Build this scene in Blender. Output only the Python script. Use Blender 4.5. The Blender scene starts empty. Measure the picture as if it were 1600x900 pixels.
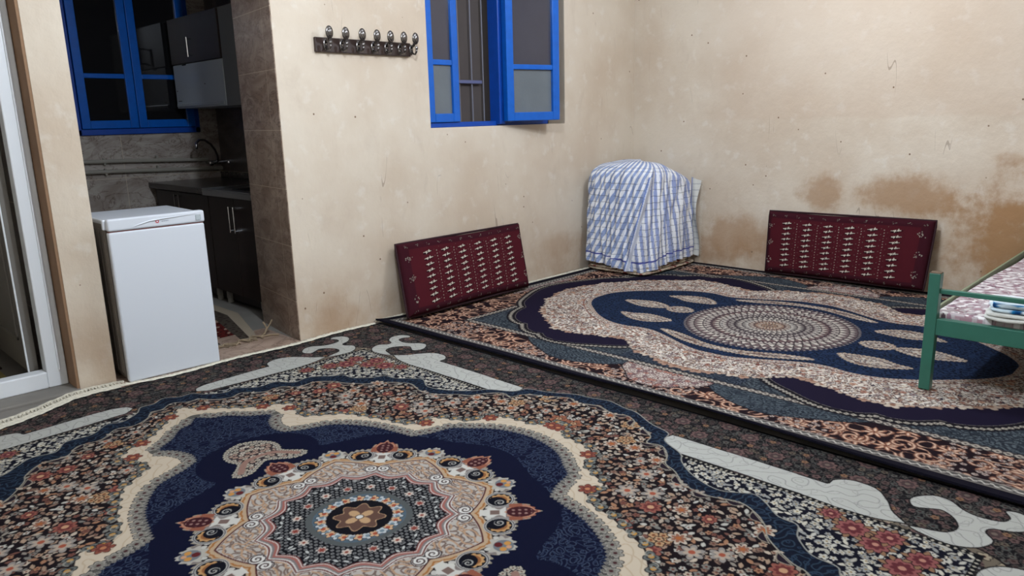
import bpy, bmesh, math, random
import numpy as np
from mathutils import Vector, Matrix

# ================================================================ camera, world, lamps, exposure
scene = bpy.context.scene
COL = scene.collection
CAM = Vector((-5.750, -4.064, 1.29))
YAW, PITCH, ROLL = 0.77880325, 0.22400188, -0.02581519
fw = Vector((math.cos(YAW)*math.cos(PITCH), math.sin(YAW)*math.cos(PITCH), -math.sin(PITCH)))
rt = Vector((math.sin(YAW), -math.cos(YAW), 0)); up = rt.cross(fw)
r2 = rt*math.cos(ROLL)+up*math.sin(ROLL); u2 = up*math.cos(ROLL)-rt*math.sin(ROLL)
cd = bpy.data.cameras.new('camera'); cam = bpy.data.objects.new('camera', cd); COL.objects.link(cam)
cd.sensor_width = 36; cd.lens = 36*1165.69/1600; cd.clip_start = .02
M = Matrix((r2, u2, -fw)).transposed().to_4x4(); M.translation = CAM; cam.matrix_world = M
scene.camera = cam
scene.view_settings.view_transform = 'Standard'; scene.view_settings.look = 'None'
scene.view_settings.exposure = 0.0; scene.view_settings.gamma = 1.0; scene.view_settings.use_curve_mapping = False
try:
    scene.cycles.max_bounces = 8; scene.cycles.diffuse_bounces = 4; scene.cycles.use_denoising = True
except Exception: pass
w = bpy.data.worlds.new('night'); scene.world = w; w.use_nodes = True
w.node_tree.nodes['Background'].inputs[0].default_value = (.012, .014, .022, 1); w.node_tree.nodes['Background'].inputs[1].default_value = .5
def lamp(name, loc, power, col, rad):
    l = bpy.data.lights.new(name, 'POINT'); l.energy = power; l.color = col; l.shadow_soft_size = rad
    o = bpy.data.objects.new(name, l); o.location = loc; COL.objects.link(o); return o
# two bare white bulbs hanging over the middle of the two carpets, above the frame
lamp('bulb_near', (-4.12, -2.15, 2.60), 140, (.79, .88, 1.0), .055)
lamp('bulb_far', (-1.65, -2.15, 2.60), 80, (.82, .89, 1.0), .055)

# ================================================================ materials
def lin(c):
    return tuple(((v/255.)/12.92 if v/255. <= .04045 else (((v/255.)+.055)/1.055)**2.4) for v in c)
def mat(name, col, rough=.6, metal=0., spec=.4, bump=None, var=None, coat=0.):
    m = bpy.data.materials.new(name); m.use_nodes = True; nt = m.node_tree; b = nt.nodes['Principled BSDF']
    c = lin(col); b.inputs['Base Color'].default_value = (*c, 1); b.inputs['Roughness'].default_value = rough
    b.inputs['Metallic'].default_value = metal; b.inputs['Specular IOR Level'].default_value = spec; b.inputs['Coat Weight'].default_value = coat
    tc = nt.nodes.new('ShaderNodeTexCoord')
    if var:
        sc, amt = var; n = nt.nodes.new('ShaderNodeTexNoise'); n.inputs['Scale'].default_value = sc; n.inputs['Detail'].default_value = 5
        nt.links.new(tc.outputs['Object'], n.inputs['Vector']); r = nt.nodes.new('ShaderNodeMapRange')
        r.inputs[1].default_value = .3; r.inputs[2].default_value = .7; r.inputs[3].default_value = 1-amt; r.inputs[4].default_value = 1+amt*.6
        nt.links.new(n.outputs[0], r.inputs[0]); x = nt.nodes.new('ShaderNodeVectorMath'); x.operation = 'SCALE'
        x.inputs[0].default_value = c; nt.links.new(r.outputs[0], x.inputs['Scale']); nt.links.new(x.outputs[0], b.inputs['Base Color'])
    if bump:
        sc, st = bump; n = nt.nodes.new('ShaderNodeTexNoise'); n.inputs['Scale'].default_value = sc; n.inputs['Detail'].default_value = 4
        nt.links.new(tc.outputs['Object'], n.inputs['Vector']); p = nt.nodes.new('ShaderNodeBump'); p.inputs['Strength'].default_value = st; p.inputs['Distance'].default_value = .01
        nt.links.new(n.outputs[0], p.inputs['Height']); nt.links.new(p.outputs[0], b.inputs['Normal'])
    return m
def attr_mat(name, rough=.95, spec=.08, sheen=0., bump=None):
    """a textile whose woven or printed colours come with the mesh"""
    m = bpy.data.materials.new(name); m.use_nodes = True; nt = m.node_tree; b = nt.nodes['Principled BSDF']
    a = nt.nodes.new('ShaderNodeAttribute'); a.attribute_name = 'dye'; nt.links.new(a.outputs['Color'], b.inputs['Base Color'])
    b.inputs['Roughness'].default_value = rough; b.inputs['Specular IOR Level'].default_value = spec; b.inputs['Sheen Weight'].default_value = sheen; b.inputs['Sheen Roughness'].default_value = .5
    if bump:
        tc = nt.nodes.new('ShaderNodeTexCoord'); n = nt.nodes.new('ShaderNodeTexNoise'); n.inputs['Scale'].default_value = bump[0]; n.inputs['Detail'].default_value = 2
        nt.links.new(tc.outputs['Object'], n.inputs['Vector']); p = nt.nodes.new('ShaderNodeBump'); p.inputs['Strength'].default_value = bump[1]; p.inputs['Distance'].default_value = .004
        nt.links.new(n.outputs[0], p.inputs['Height']); nt.links.new(p.outputs[0], b.inputs['Normal'])
    return m

class NG:
    def __init__(s, m): s.t = m.node_tree; s.b = s.t.nodes['Principled BSDF']; s.tc = s.t.nodes.new('ShaderNodeTexCoord'); s.sep = s.t.nodes.new('ShaderNodeSeparateXYZ'); s.t.links.new(s.tc.outputs['Object'], s.sep.inputs[0])
    def L(s, a, b): s.t.links.new(a, b)
    def val(s, v, i):
        if isinstance(v, (int, float)): i.default_value = v
        else: s.L(v, i)
    def m(s, op, a, b=0., c=None):
        n = s.t.nodes.new('ShaderNodeMath'); n.operation = op; s.val(a, n.inputs[0]); s.val(b, n.inputs[1])
        if c is not None: s.val(c, n.inputs[2])
        return n.outputs[0]
    def noise(s, scale, detail=4, stretch=(1, 1, 1), rough=.55, dist=0.):
        mp = s.t.nodes.new('ShaderNodeMapping'); mp.inputs['Scale'].default_value = stretch; s.L(s.tc.outputs['Object'], mp.inputs[0])
        n = s.t.nodes.new('ShaderNodeTexNoise'); n.inputs['Scale'].default_value = scale; n.inputs['Detail'].default_value = detail; n.inputs['Roughness'].default_value = rough; n.inputs['Distortion'].default_value = dist
        s.L(mp.outputs[0], n.inputs['Vector']); return n.outputs[0]
    def ramp(s, f, a, b, lo=0., hi=1.):
        r = s.t.nodes.new('ShaderNodeMapRange'); r.interpolation_type = 'SMOOTHSTEP'; s.L(f, r.inputs[0])
        for i, v in enumerate((a, b, lo, hi)): r.inputs[i+1].default_value = v
        return r.outputs[0]
    def mix(s, f, a, b):
        n = s.t.nodes.new('ShaderNodeMix'); n.data_type = 'RGBA'; s.val(f, n.inputs[0])
        for v, i in ((a, 6), (b, 7)):
            if isinstance(v, tuple): n.inputs[i].default_value = (*lin(v), 1)
            else: s.L(v, n.inputs[i])
        return n.outputs[2]
    def bump(s, h, st, d=.01):
        p = s.t.nodes.new('ShaderNodeBump'); p.inputs['Strength'].default_value = st; p.inputs['Distance'].default_value = d; s.L(h, p.inputs['Height']); s.L(p.outputs[0], s.b.inputs['Normal'])

def plaster(name, along, dirty, stains=(), tide=None):
    """hand-trowelled beige gypsum; along = 'X' or 'Y' is the wall's length"""
    m = mat(name, (205, 190, 172), .75, spec=.25); g = NG(m); A = g.sep.outputs[along]; Z = g.sep.outputs['Z']
    c = g.mix(g.ramp(g.noise(1.3, 5), .35, .68), (211, 199, 182), (197, 180, 160))
    c = g.mix(g.m('MULTIPLY', g.ramp(g.noise(5, 6, (1, 1, .45), .65, .6), 0.54, .78), .40), c, (186, 170, 153))
    c = g.mix(g.m('MULTIPLY', g.ramp(g.noise(9, 6), .55, .7), .4), c, (220, 214, 204))
    if tide: # repainted upper part ends in an uneven line
        z = g.m('ADD', Z, g.m('MULTIPLY', g.noise(2.5, 2), .05)); t = g.m('MULTIPLY', g.ramp(z, tide, tide+.03), g.ramp(A, -.6, -1.1)); c = g.mix(g.m('MULTIPLY', t, .45), c, (196, 176, 156))
    low = g.m('MULTIPLY', g.ramp(Z, .62, .0), g.ramp(g.noise(2.2, 5, rough=.6), .35, .65)); c = g.mix(g.m('MULTIPLY', low, dirty), c, (160, 126, 94))
    for (a, z, ra, rz, st) in stains:
        d = g.m('SQRT', g.m('ADD', g.m('POWER', g.m('ABSOLUTE', g.m('DIVIDE', g.m('SUBTRACT', A, a), ra)), 2), g.m('POWER', g.m('ABSOLUTE', g.m('DIVIDE', g.m('SUBTRACT', Z, z), rz)), 2)))
        d = g.m('ADD', d, g.m('MULTIPLY', g.m('SUBTRACT', g.noise(6, 6, rough=.65), .5), 1.7)); c = g.mix(g.m('MULTIPLY', g.ramp(d, 1.15, .45), st), c, (160, 124, 88))
    sc = g.noise(3.2, 3, (1, 1, 1)); v = g.t.nodes.new('ShaderNodeTexVoronoi'); v.feature = 'F1'; v.inputs['Scale'].default_value = 7; g.L(g.tc.outputs['Object'], v.inputs['Vector'])
    c = g.mix(g.ramp(v.outputs['Distance'], .055, .03), c, (120, 96, 76))
    line = g.m('LESS_THAN', g.m('ABSOLUTE', g.m('SUBTRACT', g.noise(6, 1, (1, 1, .16)), .5)), .0028); c = g.mix(g.m('MULTIPLY', g.m('MULTIPLY', line, g.ramp(g.noise(3, 2), .60, .66)), .45), c, (110, 88, 70))
    g.L(c, g.b.inputs['Base Color'])
    h = g.m('ADD', g.m('MULTIPLY', g.noise(3.5, 5, rough=.6), 1.6), g.m('MULTIPLY', g.noise(28, 4, (1, 1, .5)), .25)); g.bump(h, .35, .02)
    return m
def marble(name, along, tw, th, z0=0., a0=0., base=(150, 128, 108), dark=(104, 80, 62)):
    m = mat(name, base, .32, spec=.45); g = NG(m); A = g.sep.outputs[along]; Z = g.sep.outputs['Z']
    c = g.mix(g.ramp(g.noise(3.0, 7, (1, 1, 2.2), .62, 1.6), .35, .66), base, dark); c = g.mix(g.m('MULTIPLY', g.ramp(g.m('ABSOLUTE', g.m('SUBTRACT', g.noise(3.6, 5, (1, 1, 2), .6, 2.2), .5)), .03, .0), .6), c, (84, 62, 48))
    def ln(v, o, p): return g.m('LESS_THAN', g.m('ABSOLUTE', g.m('SUBTRACT', g.m('FRACT', g.m('DIVIDE', g.m('SUBTRACT', v, o-p*.5), p)), .5)), .0018/p)
    c = g.mix(g.m('MAXIMUM', ln(Z, z0, th), ln(A, a0, tw)), c, (196, 182, 162)); g.L(c, g.b.inputs['Base Color']); return m

# ================================================================ mesh helpers
ANG = math.atan(.028)                       # the window wall runs this much off square
R0 = {}
def tag(o, label=None, cat=None, group=None, kind=None):
    for k, v in (('label', label), ('category', cat), ('group', group), ('kind', kind)):
        if v: o[k] = v
    return o
def thing(name, loc, rz=0., **k):
    """an Empty at the thing's base; loc is given in the frame its parts are drawn in (world, or the window wall's frame)"""
    o = bpy.data.objects.new(name, None); COL.objects.link(o); o.empty_display_size = .05
    o.location = Matrix.Rotation(rz, 3, 'Z') @ Vector(loc); o.rotation_euler = (0, 0, rz); R0[o.name] = Vector(loc); return tag(o, **k)
def base_of(o):
    while o.parent: o = o.parent
    return R0.get(o.name, Vector((0, 0, 0)))
def part(name, bm, m, parent=None, smooth=False, loc=None, rz=0., **k):
    me = bpy.data.meshes.new(name); off = base_of(parent) if parent else Vector(loc or (0, 0, 0))
    bmesh.ops.translate(bm, verts=bm.verts, vec=-off); bm.to_mesh(me); bm.free()
    for q in (m if isinstance(m, list) else [m]): me.materials.append(q)
    if smooth: me.polygons.foreach_set('use_smooth', [True]*len(me.polygons))
    o = bpy.data.objects.new(name, me); COL.objects.link(o)
    if parent: o.parent = parent
    else: o.location = Matrix.Rotation(rz, 3, 'Z') @ off; o.rotation_euler = (0, 0, rz); R0[o.name] = off
    return tag(o, **k)
def B(): return bmesh.new()
def box(bm, x0, x1, y0, y1, z0, z1, bev=0., mi=0, seg=2):
    r = bmesh.ops.create_cube(bm, size=1); vs = r['verts']
    for v in vs: v.co = Vector(((x0+x1)/2+v.co.x*(x1-x0), (y0+y1)/2+v.co.y*(y1-y0), (z0+z1)/2+v.co.z*(z1-z0)))
    fs = {f for v in vs for f in v.link_faces}
    for f in fs: f.material_index = mi
    if bev > 0:
        rr = bmesh.ops.bevel(bm, geom=list({e for v in vs for e in v.link_edges}), offset=bev, segments=seg, affect='EDGES', profile=.5)
        for f in rr['faces']: f.material_index = mi
    return bm
def tube(bm, pts, rad, n=10, mi=0, caps=True):
    P = [Vector(p) for p in pts]; rad = rad if isinstance(rad, (list, tuple)) else [rad]*len(P); rings = []; ref = None
    for i, p in enumerate(P):
        t = (P[min(i+1, len(P)-1)]-P[max(i-1, 0)]).normalized()
        if ref is None: ref = Vector((0, 0, 1)) if abs(t.z) < .9 else Vector((1, 0, 0))
        a = t.cross(ref).normalized(); b = t.cross(a).normalized(); ref = -b if b.dot(ref) < 0 else b
        a = t.cross(ref).normalized(); b = t.cross(a).normalized()
        rings.append([bm.verts.new(p+a*(rad[i]*math.cos(k*6.2832/n))+b*(rad[i]*math.sin(k*6.2832/n))) for k in range(n)])
    for r, s in zip(rings, rings[1:]):
        for k in range(n): bm.faces.new((r[k], r[(k+1) % n], s[(k+1) % n], s[k])).material_index = mi
    if caps: bm.faces.new(rings[0][::-1]).material_index = mi; bm.faces.new(rings[-1]).material_index = mi
    return bm
def cyl(bm, a, b, r, n=16, mi=0): return tube(bm, [a, b], r, n, mi)
def ball(bm, c, rx, ry, rz, mi=0, n=12):
    r = bmesh.ops.create_uvsphere(bm, u_segments=n, v_segments=max(6, n//2+2), radius=1)
    for v in r['verts']: v.co = Vector((c[0]+v.co.x*rx, c[1]+v.co.y*ry, c[2]+v.co.z*rz))
    return bm
def grid_obj(name, P, faces, m, col=None, parent=None, loc=(0, 0, 0), rz=0., **k):
    """a mesh from numpy points and quads, colours per point (sRGB 0..1)"""
    off = np.array(base_of(parent) if parent else loc); me = bpy.data.meshes.new(name); P = (P-off).astype(np.float32)
    nv, nf = len(P), len(faces); me.vertices.add(nv); me.vertices.foreach_set('co', P.ravel()); me.loops.add(nf*4)
    me.loops.foreach_set('vertex_index', faces.astype(np.int32).ravel()); me.polygons.add(nf)
    me.polygons.foreach_set('loop_start', np.arange(nf, dtype=np.int32)*4); me.polygons.foreach_set('use_smooth', np.ones(nf, bool)); me.update(calc_edges=True)
    if col is not None:
        c = np.clip(col, 0, 1); c = np.where(c <= .04045, c/12.92, ((c+.055)/1.055)**2.4); a = me.color_attributes.new('dye', 'FLOAT_COLOR', 'POINT')
        q = np.ones((nv, 4), np.float32); q[:, :3] = c; a.data.foreach_set('color', q.ravel())
    me.materials.append(m); o = bpy.data.objects.new(name, me); COL.objects.link(o)
    if parent: o.parent = parent
    else: o.location = Matrix.Rotation(rz, 3, 'Z') @ Vector(loc); o.rotation_euler = (0, 0, rz); R0[o.name] = Vector(loc)
    return tag(o, **k)
def quads(ny, nx, flip=False, off=0):
    i = np.arange((ny-1)*(nx-1)); r, c = i//(nx-1), i % (nx-1); a = r*nx+c+off
    q = np.stack([a, a+1, a+nx+1, a+nx], 1); return q[:, ::-1] if flip else q

# ---------------------------------------------------------------- carpet weaving (numpy drawing of the woven designs)
class Cv:
    """A quarter of a woven design, drawn in metres from the carpet's centre."""
    def __init__(s, W, H, px, col):
        s.px = px; s.nx = int(round(W/px)); s.ny = int(round(H/px))
        s.x = (np.arange(s.nx)+.5)*px; s.y = (np.arange(s.ny)+.5)*px
        s.im = np.empty((s.ny, s.nx, 3), np.float32); s.im[:] = np.array(col)/255.
        s.X, s.Y = np.meshgrid(s.x.astype(np.float32), s.y.astype(np.float32))
    def poly(s, pts):
        m = np.zeros((s.ny, s.nx), bool); n = len(pts)
        for i in range(n):
            (x0, y0), (x1, y1) = pts[i], pts[(i+1) % n]
            if y0 == y1: continue
            if y0 > y1: x0, y0, x1, y1 = x1, y1, x0, y0
            a = max(0, int(np.ceil(y0/s.px-.5))); b = min(s.ny, int(np.ceil(y1/s.px-.5)))
            if b <= a: continue
            xc = x0+(s.y[a:b]-y0)*(x1-x0)/(y1-y0)
            m[a:b] ^= s.x[None, :] < xc[:, None]
        return m
    def dist(s, pts, md, closed=False):
        D = np.full((s.ny, s.nx), 9., np.float32); P = list(pts)
        if closed: P = P+[P[0]]
        for (x0, y0), (x1, y1) in zip(P, P[1:]):
            a = max(0, int((min(x0, x1)-md)/s.px)); b = min(s.nx, int((max(x0, x1)+md)/s.px)+2)
            c = max(0, int((min(y0, y1)-md)/s.px)); d = min(s.ny, int((max(y0, y1)+md)/s.px)+2)
            if b <= a or d <= c: continue
            X = s.X[c:d, a:b]; Y = s.Y[c:d, a:b]; L = (x1-x0)**2+(y1-y0)**2+1e-12
            t = np.clip(((X-x0)*(x1-x0)+(Y-y0)*(y1-y0))/L, 0, 1)
            np.minimum(D[c:d, a:b], np.hypot(X-x0-t*(x1-x0), Y-y0-t*(y1-y0)), out=D[c:d, a:b])
        return D
    def fill(s, m, col): s.im[m] = np.array(col, np.float32)/255.
    def line(s, pts, w, col, closed=False, clip=None):
        m = s.dist(pts, w, closed) < w/2
        if clip is not None: m &= clip
        s.fill(m, col)
    def win(s, cx, cy, R):
        a = max(0, int((cx-R)/s.px)); b = min(s.nx, int((cx+R)/s.px)+2)
        c = max(0, int((cy-R)/s.px)); d = min(s.ny, int((cy+R)/s.px)+2)
        if b <= a or d <= c: return None
        return (slice(c, d), slice(a, b)), s.X[c:d, a:b]-cx, s.Y[c:d, a:b]-cy
    def flower(s, cx, cy, R, n=5, ang=0., col=(200, 190, 170), cen=(140, 70, 50), out=(22, 20, 24), ow=.003, cr=.3, depth=.3, mid=None, clip=None):
        w = s.win(cx, cy, R+ow)
        if w is None: return
        sl, X, Y = w; r = np.hypot(X, Y); th = np.arctan2(Y, X)
        e = R*(1-depth+depth*np.abs(np.cos(n/2*(th-ang))))
        v = s.im[sl]; k = np.ones_like(r, bool) if clip is None else clip[sl]
        v[(r < e+ow) & k] = np.array(out)/255.; v[(r < e) & k] = np.array(col)/255.
        if mid is not None: v[(r < e*.66) & k] = np.array(mid)/255.
        v[(r < R*cr) & k] = np.array(cen)/255.
    def leaf(s, cx, cy, L, W, ang, col, out=None, clip=None, ow=.0025):
        w = s.win(cx, cy, L+.004)
        if w is None: return
        sl, X, Y = w; a = X*np.cos(ang)+Y*np.sin(ang); b = -X*np.sin(ang)+Y*np.cos(ang)
        e = W*np.clip(1-(a/L)**2, 0, 1); v = s.im[sl]
        k = np.ones_like(a, bool) if clip is None else clip[sl]
        if out is not None: v[(np.abs(b) < e+ow) & (np.abs(a) < L) & k] = np.array(out)/255.
        v[(np.abs(b) < e) & (np.abs(a) < L) & k] = np.array(col)/255.
    def curl(s, cx, cy, R, ang, hand, w, col, turns=1.2, tail=1.6, n=22):
        """a spiral with a tail; returns its points"""
        P = []
        for i in range(n+1):
            t = i/n; a = ang+hand*t*turns*6.283; r = R*(1-.8*t)
            P.append((cx+r*math.cos(a), cy+r*math.sin(a)))
        s.line(P, w, col); return P

def smooth(P, closed=True, k=6):
    """Catmull-Rom through the points"""
    n = len(P); out = []
    rng = range(n) if closed else range(n-1)
    for i in rng:
        p0 = P[(i-1) % n] if closed or i > 0 else P[i]; p1 = P[i]; p2 = P[(i+1) % n]
        p3 = P[(i+2) % n] if closed or i+2 < n else p2
        for j in range(k):
            t = j/k
            out.append(tuple(.5*(2*b+(c-a)*t+(2*a-5*b+4*c-d)*t*t+(3*b-3*c+d-a)*t**3) for a, b, c, d in zip(p0, p1, p2, p3)))
    if not closed: out.append(P[-1])
    return out

def walk(P, step):
    """points every step along a line, with direction"""
    out = []; acc = step*.5
    for (x0, y0), (x1, y1) in zip(P, P[1:]):
        L = math.hypot(x1-x0, y1-y0)
        if L < 1e-9: continue
        while acc <= L:
            t = acc/L; out.append((x0+(x1-x0)*t, y0+(y1-y0)*t, math.atan2(y1-y0, x1-x0))); acc += step
        acc -= L
    return out

def waves(X, Y, lam, seed, n=22):
    """smooth isotropic noise of wavelength lam; mirror-safe at the axes"""
    g = np.random.RandomState(seed); o = np.zeros_like(X)
    for i in range(n):
        a = g.uniform(0, 3.1416); k = 6.283/(lam*g.uniform(.7, 1.4))
        o += np.cos(X*(k*math.cos(a)))*np.cos(Y*(k*math.sin(a))+g.uniform(0, 6.28)) if i % 2 else np.cos(X*(k*math.cos(a))+Y*(k*math.sin(a))+g.uniform(0, 6.28))
    return o/math.sqrt(n)

def contour(X, Y, lam, w, seed, levels=(0.,)):
    N = waves(X, Y, lam, seed); px = float(X[0, 1]-X[0, 0]); gy, gx = np.gradient(N, px); G = np.hypot(gx, gy)+1e-6
    m = np.zeros(X.shape, bool)
    for l in levels: m |= np.abs(N-l)/G < w/2
    return m

def scatter(cv, mask, step, seed, fn, jit=.35, area=None):
    g = random.Random(seed); row = 0; y = step*.5
    Y1 = cv.ny*cv.px; X1 = cv.nx*cv.px
    while y < Y1:
        x = step*(.5 if row % 2 else .0)+step*.25
        while x < X1:
            a = x+g.uniform(-jit, jit)*step; b = y+g.uniform(-jit, jit)*step
            i = int(b/cv.px); j = int(a/cv.px)
            if 0 <= i < cv.ny and 0 <= j < cv.nx and mask[i, j]: fn(g, a, b)
            x += step
        y += step*.87; row += 1

def mixcol(g, pal): return pal[g.randrange(len(pal))]

def design_medallion_carpet():
    c = Cv(1.5, 2.0, .0015, (24, 21, 25)); X, Y = c.X, c.Y
    one = np.ones(X.shape, bool)
    N = smooth([(-.05,1.245),(0,1.30),(.05,1.245),(.106,1.22),(.17,1.14),(.25,1.07),(.205,1.0),(.18,.92),(.19,.85)], False)+smooth([(.19,.85),(.25,.81),(.31,.785),(.37,.755),(.43,.68),(.48,.585),(.505,.49),(.525,.39)], False)+smooth([(.525,.39),(.60,.355),(.69,.33),(.735,.27),(.785,.21),(.82,.14),(.842,.05),(.846,-.04)], False)
    Nn = N+[(-.1,-.04),(-.1,1.2)]
    C = [(-.06,1.40),(0,1.47),(.06,1.40),(.15,1.30),(.22,1.23),(.30,1.19),(.385,1.10),(.35,1.04),(.33,.95),(.36,.91),(.42,.86),(.48,.80),(.52,.70),(.555,.62),(.57,.54),(.61,.48),(.66,.45),(.71,.475),(.76,.37),(.80,.31),(.85,.30),(.91,.25),(.935,.14),(.94,.09),(1.02,.01),(1.0,-.05)]
    Cn = C+[(-.1,-.05),(-.1,1.4)]
    RO = smooth([(-.06,1.60),(0,1.66),(.06,1.62),(.12,1.62),(.16,1.56),(.24,1.51),(.30,1.53),(.38,1.46),(.48,1.46),(.54,1.38),(.63,1.39),(.72,1.31),(.765,1.28),(.775,1.20),(.84,1.13),(.905,1.10),(.915,1.03),(.97,.96),(.995,.90),(.945,.80),(.98,.68),(1.05,.585),(1.11,.54),(1.17,.43),(1.24,.40),(1.275,.29),(1.335,.175),(1.345,.10),(1.37,0),(1.345,-.05)], False)
    RI = smooth([(-.06,1.50),(0,1.56),(.06,1.52),(.11,1.52),(.15,1.46),(.22,1.42),(.29,1.44),(.37,1.37),(.46,1.37),(.52,1.30),(.61,1.30),(.68,1.23),(.70,1.17),(.77,1.07),(.84,1.02),(.89,.96),(.915,.89),(.885,.79),(.90,.69),(.965,.61),(1.0,.545),(1.065,.51),(1.12,.45),(1.11,.385),(1.165,.365),(1.21,.30),(1.20,.25),(1.25,.225),(1.28,.16),(1.26,.10),(1.29,0),(1.27,-.05)], False)
    mN, mC = c.poly(Nn), c.poly(Cn); mRO = c.poly(RO+[(-.1,-.05),(-.1,1.6)]); mRI = c.poly(RI+[(-.1,-.05),(-.1,1.6)])
    g = random.Random(5)
    # outer border: small grey scrolls and faded roses on near black
    c.fill(contour(X, Y, .055, .004, 3, (-.5, .5)), (84, 82, 76)); c.fill(contour(X, Y, .05, .003, 13, (0,)), (70, 66, 64))
    bp = [(92,74,70),(92,90,84),(104,80,76),(80,82,78),(100,90,76),(74,66,62)]
    def f(g, a, b): c.flower(a, b, g.uniform(.010, .017), 5, g.uniform(0, 6), mixcol(g, bp), (60,42,42), (24,21,25), .002, .35)
    scatter(c, one, .036, 1, f)
    def f(g, a, b): c.flower(a, b, .036, 8, g.uniform(0, 6), (112,84,80), (116,100,90), (24,21,25), .003, .25, .25, (78,60,60))
    scatter(c, one, .17, 2, f, .2)
    def f(g, a, b): c.flower(a, b, .014, 5, g.uniform(0, 6), (140,104,76), (96,54,44), (24,21,25), .002, .3)
    scatter(c, one, .15, 3, f, .4)
    c.fill((X > 1.485) | (Y > 1.965), (20, 19, 24))
    # field between ribbon and dentil line: white flowers on dark navy
    U1, V1 = 1.092, 1.568
    rect = (X < U1) & (Y < V1); c.fill(rect, (18, 19, 34))
    wp = [(196,192,178),(180,176,162),(205,198,178),(150,150,146)]
    def f(g, a, b):
        if g.random() < .45: c.leaf(a, b, .016, .007, g.uniform(0, 3.14), mixcol(g, wp), None)
        else: c.flower(a, b, g.uniform(.011, .017), 5, g.uniform(0, 6), mixcol(g, wp), (150,120,70), (18,19,34), .002, .22, .45)
    scatter(c, rect & ~mRO, .027, 4, f)
    for a, b, r in ((1.0,1.235,.05),(.955,1.32,.045),(1.02,1.34,.043),(.88,1.42,.05),(.96,1.45,.042),(.80,1.46,.04),(1.045,1.15,.032),(.68,1.50,.032)):
        for k in range(8): c.leaf(a+r*math.cos(k*.785), b+r*math.sin(k*.785), .018, .009, k*.785, (150,110,80), (24,18,26))
        c.flower(a, b, r, 8, .3, (152,84,82), (190,130,110), (40,18,24), .004, .22, .3, (104,44,50))
    # corner cartouche
    K = smooth([(1.092,1.17),(1.13,1.24),(1.14,1.34),(1.11,1.42),(1.12,1.50),(1.13,1.56),(1.08,1.64),(1.02,1.61),(.94,1.585),(.86,1.62),(.76,1.61),(.69,1.568),(1.092,1.568)])
    mk = c.poly(K) & ~rect; c.fill(mk, (116, 104, 88))
    def f(g, a, b): c.flower(a, b, g.uniform(.012, .022), 6, g.uniform(0, 6), mixcol(g, [(140,132,124),(150,104,84),(120,92,86),(165,150,125),(96,92,92)]), (70,44,40), (40,34,34), .003, .3, clip=mk)
    scatter(c, mk, .04, 6, f)
    c.line(K[:-12], .006, (32, 26, 28), clip=~rect)
    # dentil line
    D = np.maximum(X-U1, Y-V1); c.fill((np.abs(D) < .009) & ((X > .2) | (Y < 1.3)) & ~mRO, (22, 22, 26))
    for P in ([(U1, .40), (U1, V1-.01)], [(.28, V1), (U1-.01, V1)]):
        for a, b, t in walk(P, .021):
            if not mRO[min(c.ny-1, int(b/c.px)), min(c.nx-1, int(a/c.px))]: c.leaf(a, b, .007, .005, t+1.57, (176,168,150))
    # grey-white bars and curls
    def bars(swap):
        S = (lambda P: [(v-.48, u+.48) for u, v in P]) if swap else (lambda P: P)
        bar = smooth([(1.135,.47),(1.18,.42),(1.235,.425)], False, 4)+[(1.24,.8),(1.237,1.06)]+smooth([(1.245,1.065),(1.285,1.07),(1.32,1.12),(1.31,1.20),(1.25,1.255),(1.19,1.29),(1.14,1.345)], False)+smooth([(1.135,1.33),(1.11,1.26),(1.10,1.15),(1.106,1.04)], False)+[(1.11,.80),(1.11,.53)]
        if swap: bar = smooth([(.15,1.635),(.165,1.675),(.22,1.70)], False, 4)+[(.40,1.712),(.58,1.715)]+smooth([(.585,1.725),(.60,1.77),(.66,1.80),(.73,1.785),(.78,1.73),(.82,1.67),(.87,1.62)], False)+smooth([(.86,1.615),(.78,1.59),(.67,1.58),(.56,1.586)], False)+[(.30,1.595),(.19,1.60)]
        curl = S(smooth([(1.27,1.335),(1.30,1.312),(1.34,1.318),(1.385,1.36),(1.385,1.41),(1.345,1.46),(1.33,1.51),(1.345,1.57),(1.385,1.585),(1.425,1.565),(1.438,1.60),(1.41,1.645),(1.355,1.65),(1.305,1.61),(1.28,1.555),(1.245,1.545),(1.20,1.575),(1.14,1.55),(1.105,1.49),(1.11,1.42),(1.13,1.365),(1.145,1.40),(1.165,1.455),(1.215,1.478),(1.27,1.455),(1.303,1.41),(1.285,1.37)]))
        tongue = S(smooth([(1.20,1.578),(1.255,1.515),(1.285,1.52),(1.262,1.545),(1.24,1.60)]))
        for i, P in enumerate((bar, curl)):
            m = c.poly(P)
            if i == 0: m &= ~(mRO)
            d = c.dist(P, .012, True); c.fill((d < .005) & ~mRO, (28, 25, 27)); c.fill(m, (190, 190, 182))
            c.fill(m & contour(X, Y, .075, .0032, 21, (0,)), (150, 150, 146)); c.fill(m & contour(X, Y, .06, .0025, 22, (.8,)), (164, 164, 158))
    bars(False); bars(True)
    # cell beside the curls
    # ribbon
    c.fill(mRO, (17, 23, 40)); c.fill(contour(X, Y, .05, .005, 31, (0.,)) & mRO, (44, 64, 84)); c.fill(contour(X, Y, .035, .004, 32, (.9,)) & mRO, (40, 60, 84))
    # floral field inside the ribbon
    c.fill(mRI, (26, 18, 23))
    mid = walk(RI, .02)
    fld = mRI & ~mC
    pal = [(196,178,156),(172,142,116),(160,130,108),(168,118,86),(120,76,64),(126,122,114),(188,184,172),(148,138,124),(134,104,88),(176,160,140)]
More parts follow.
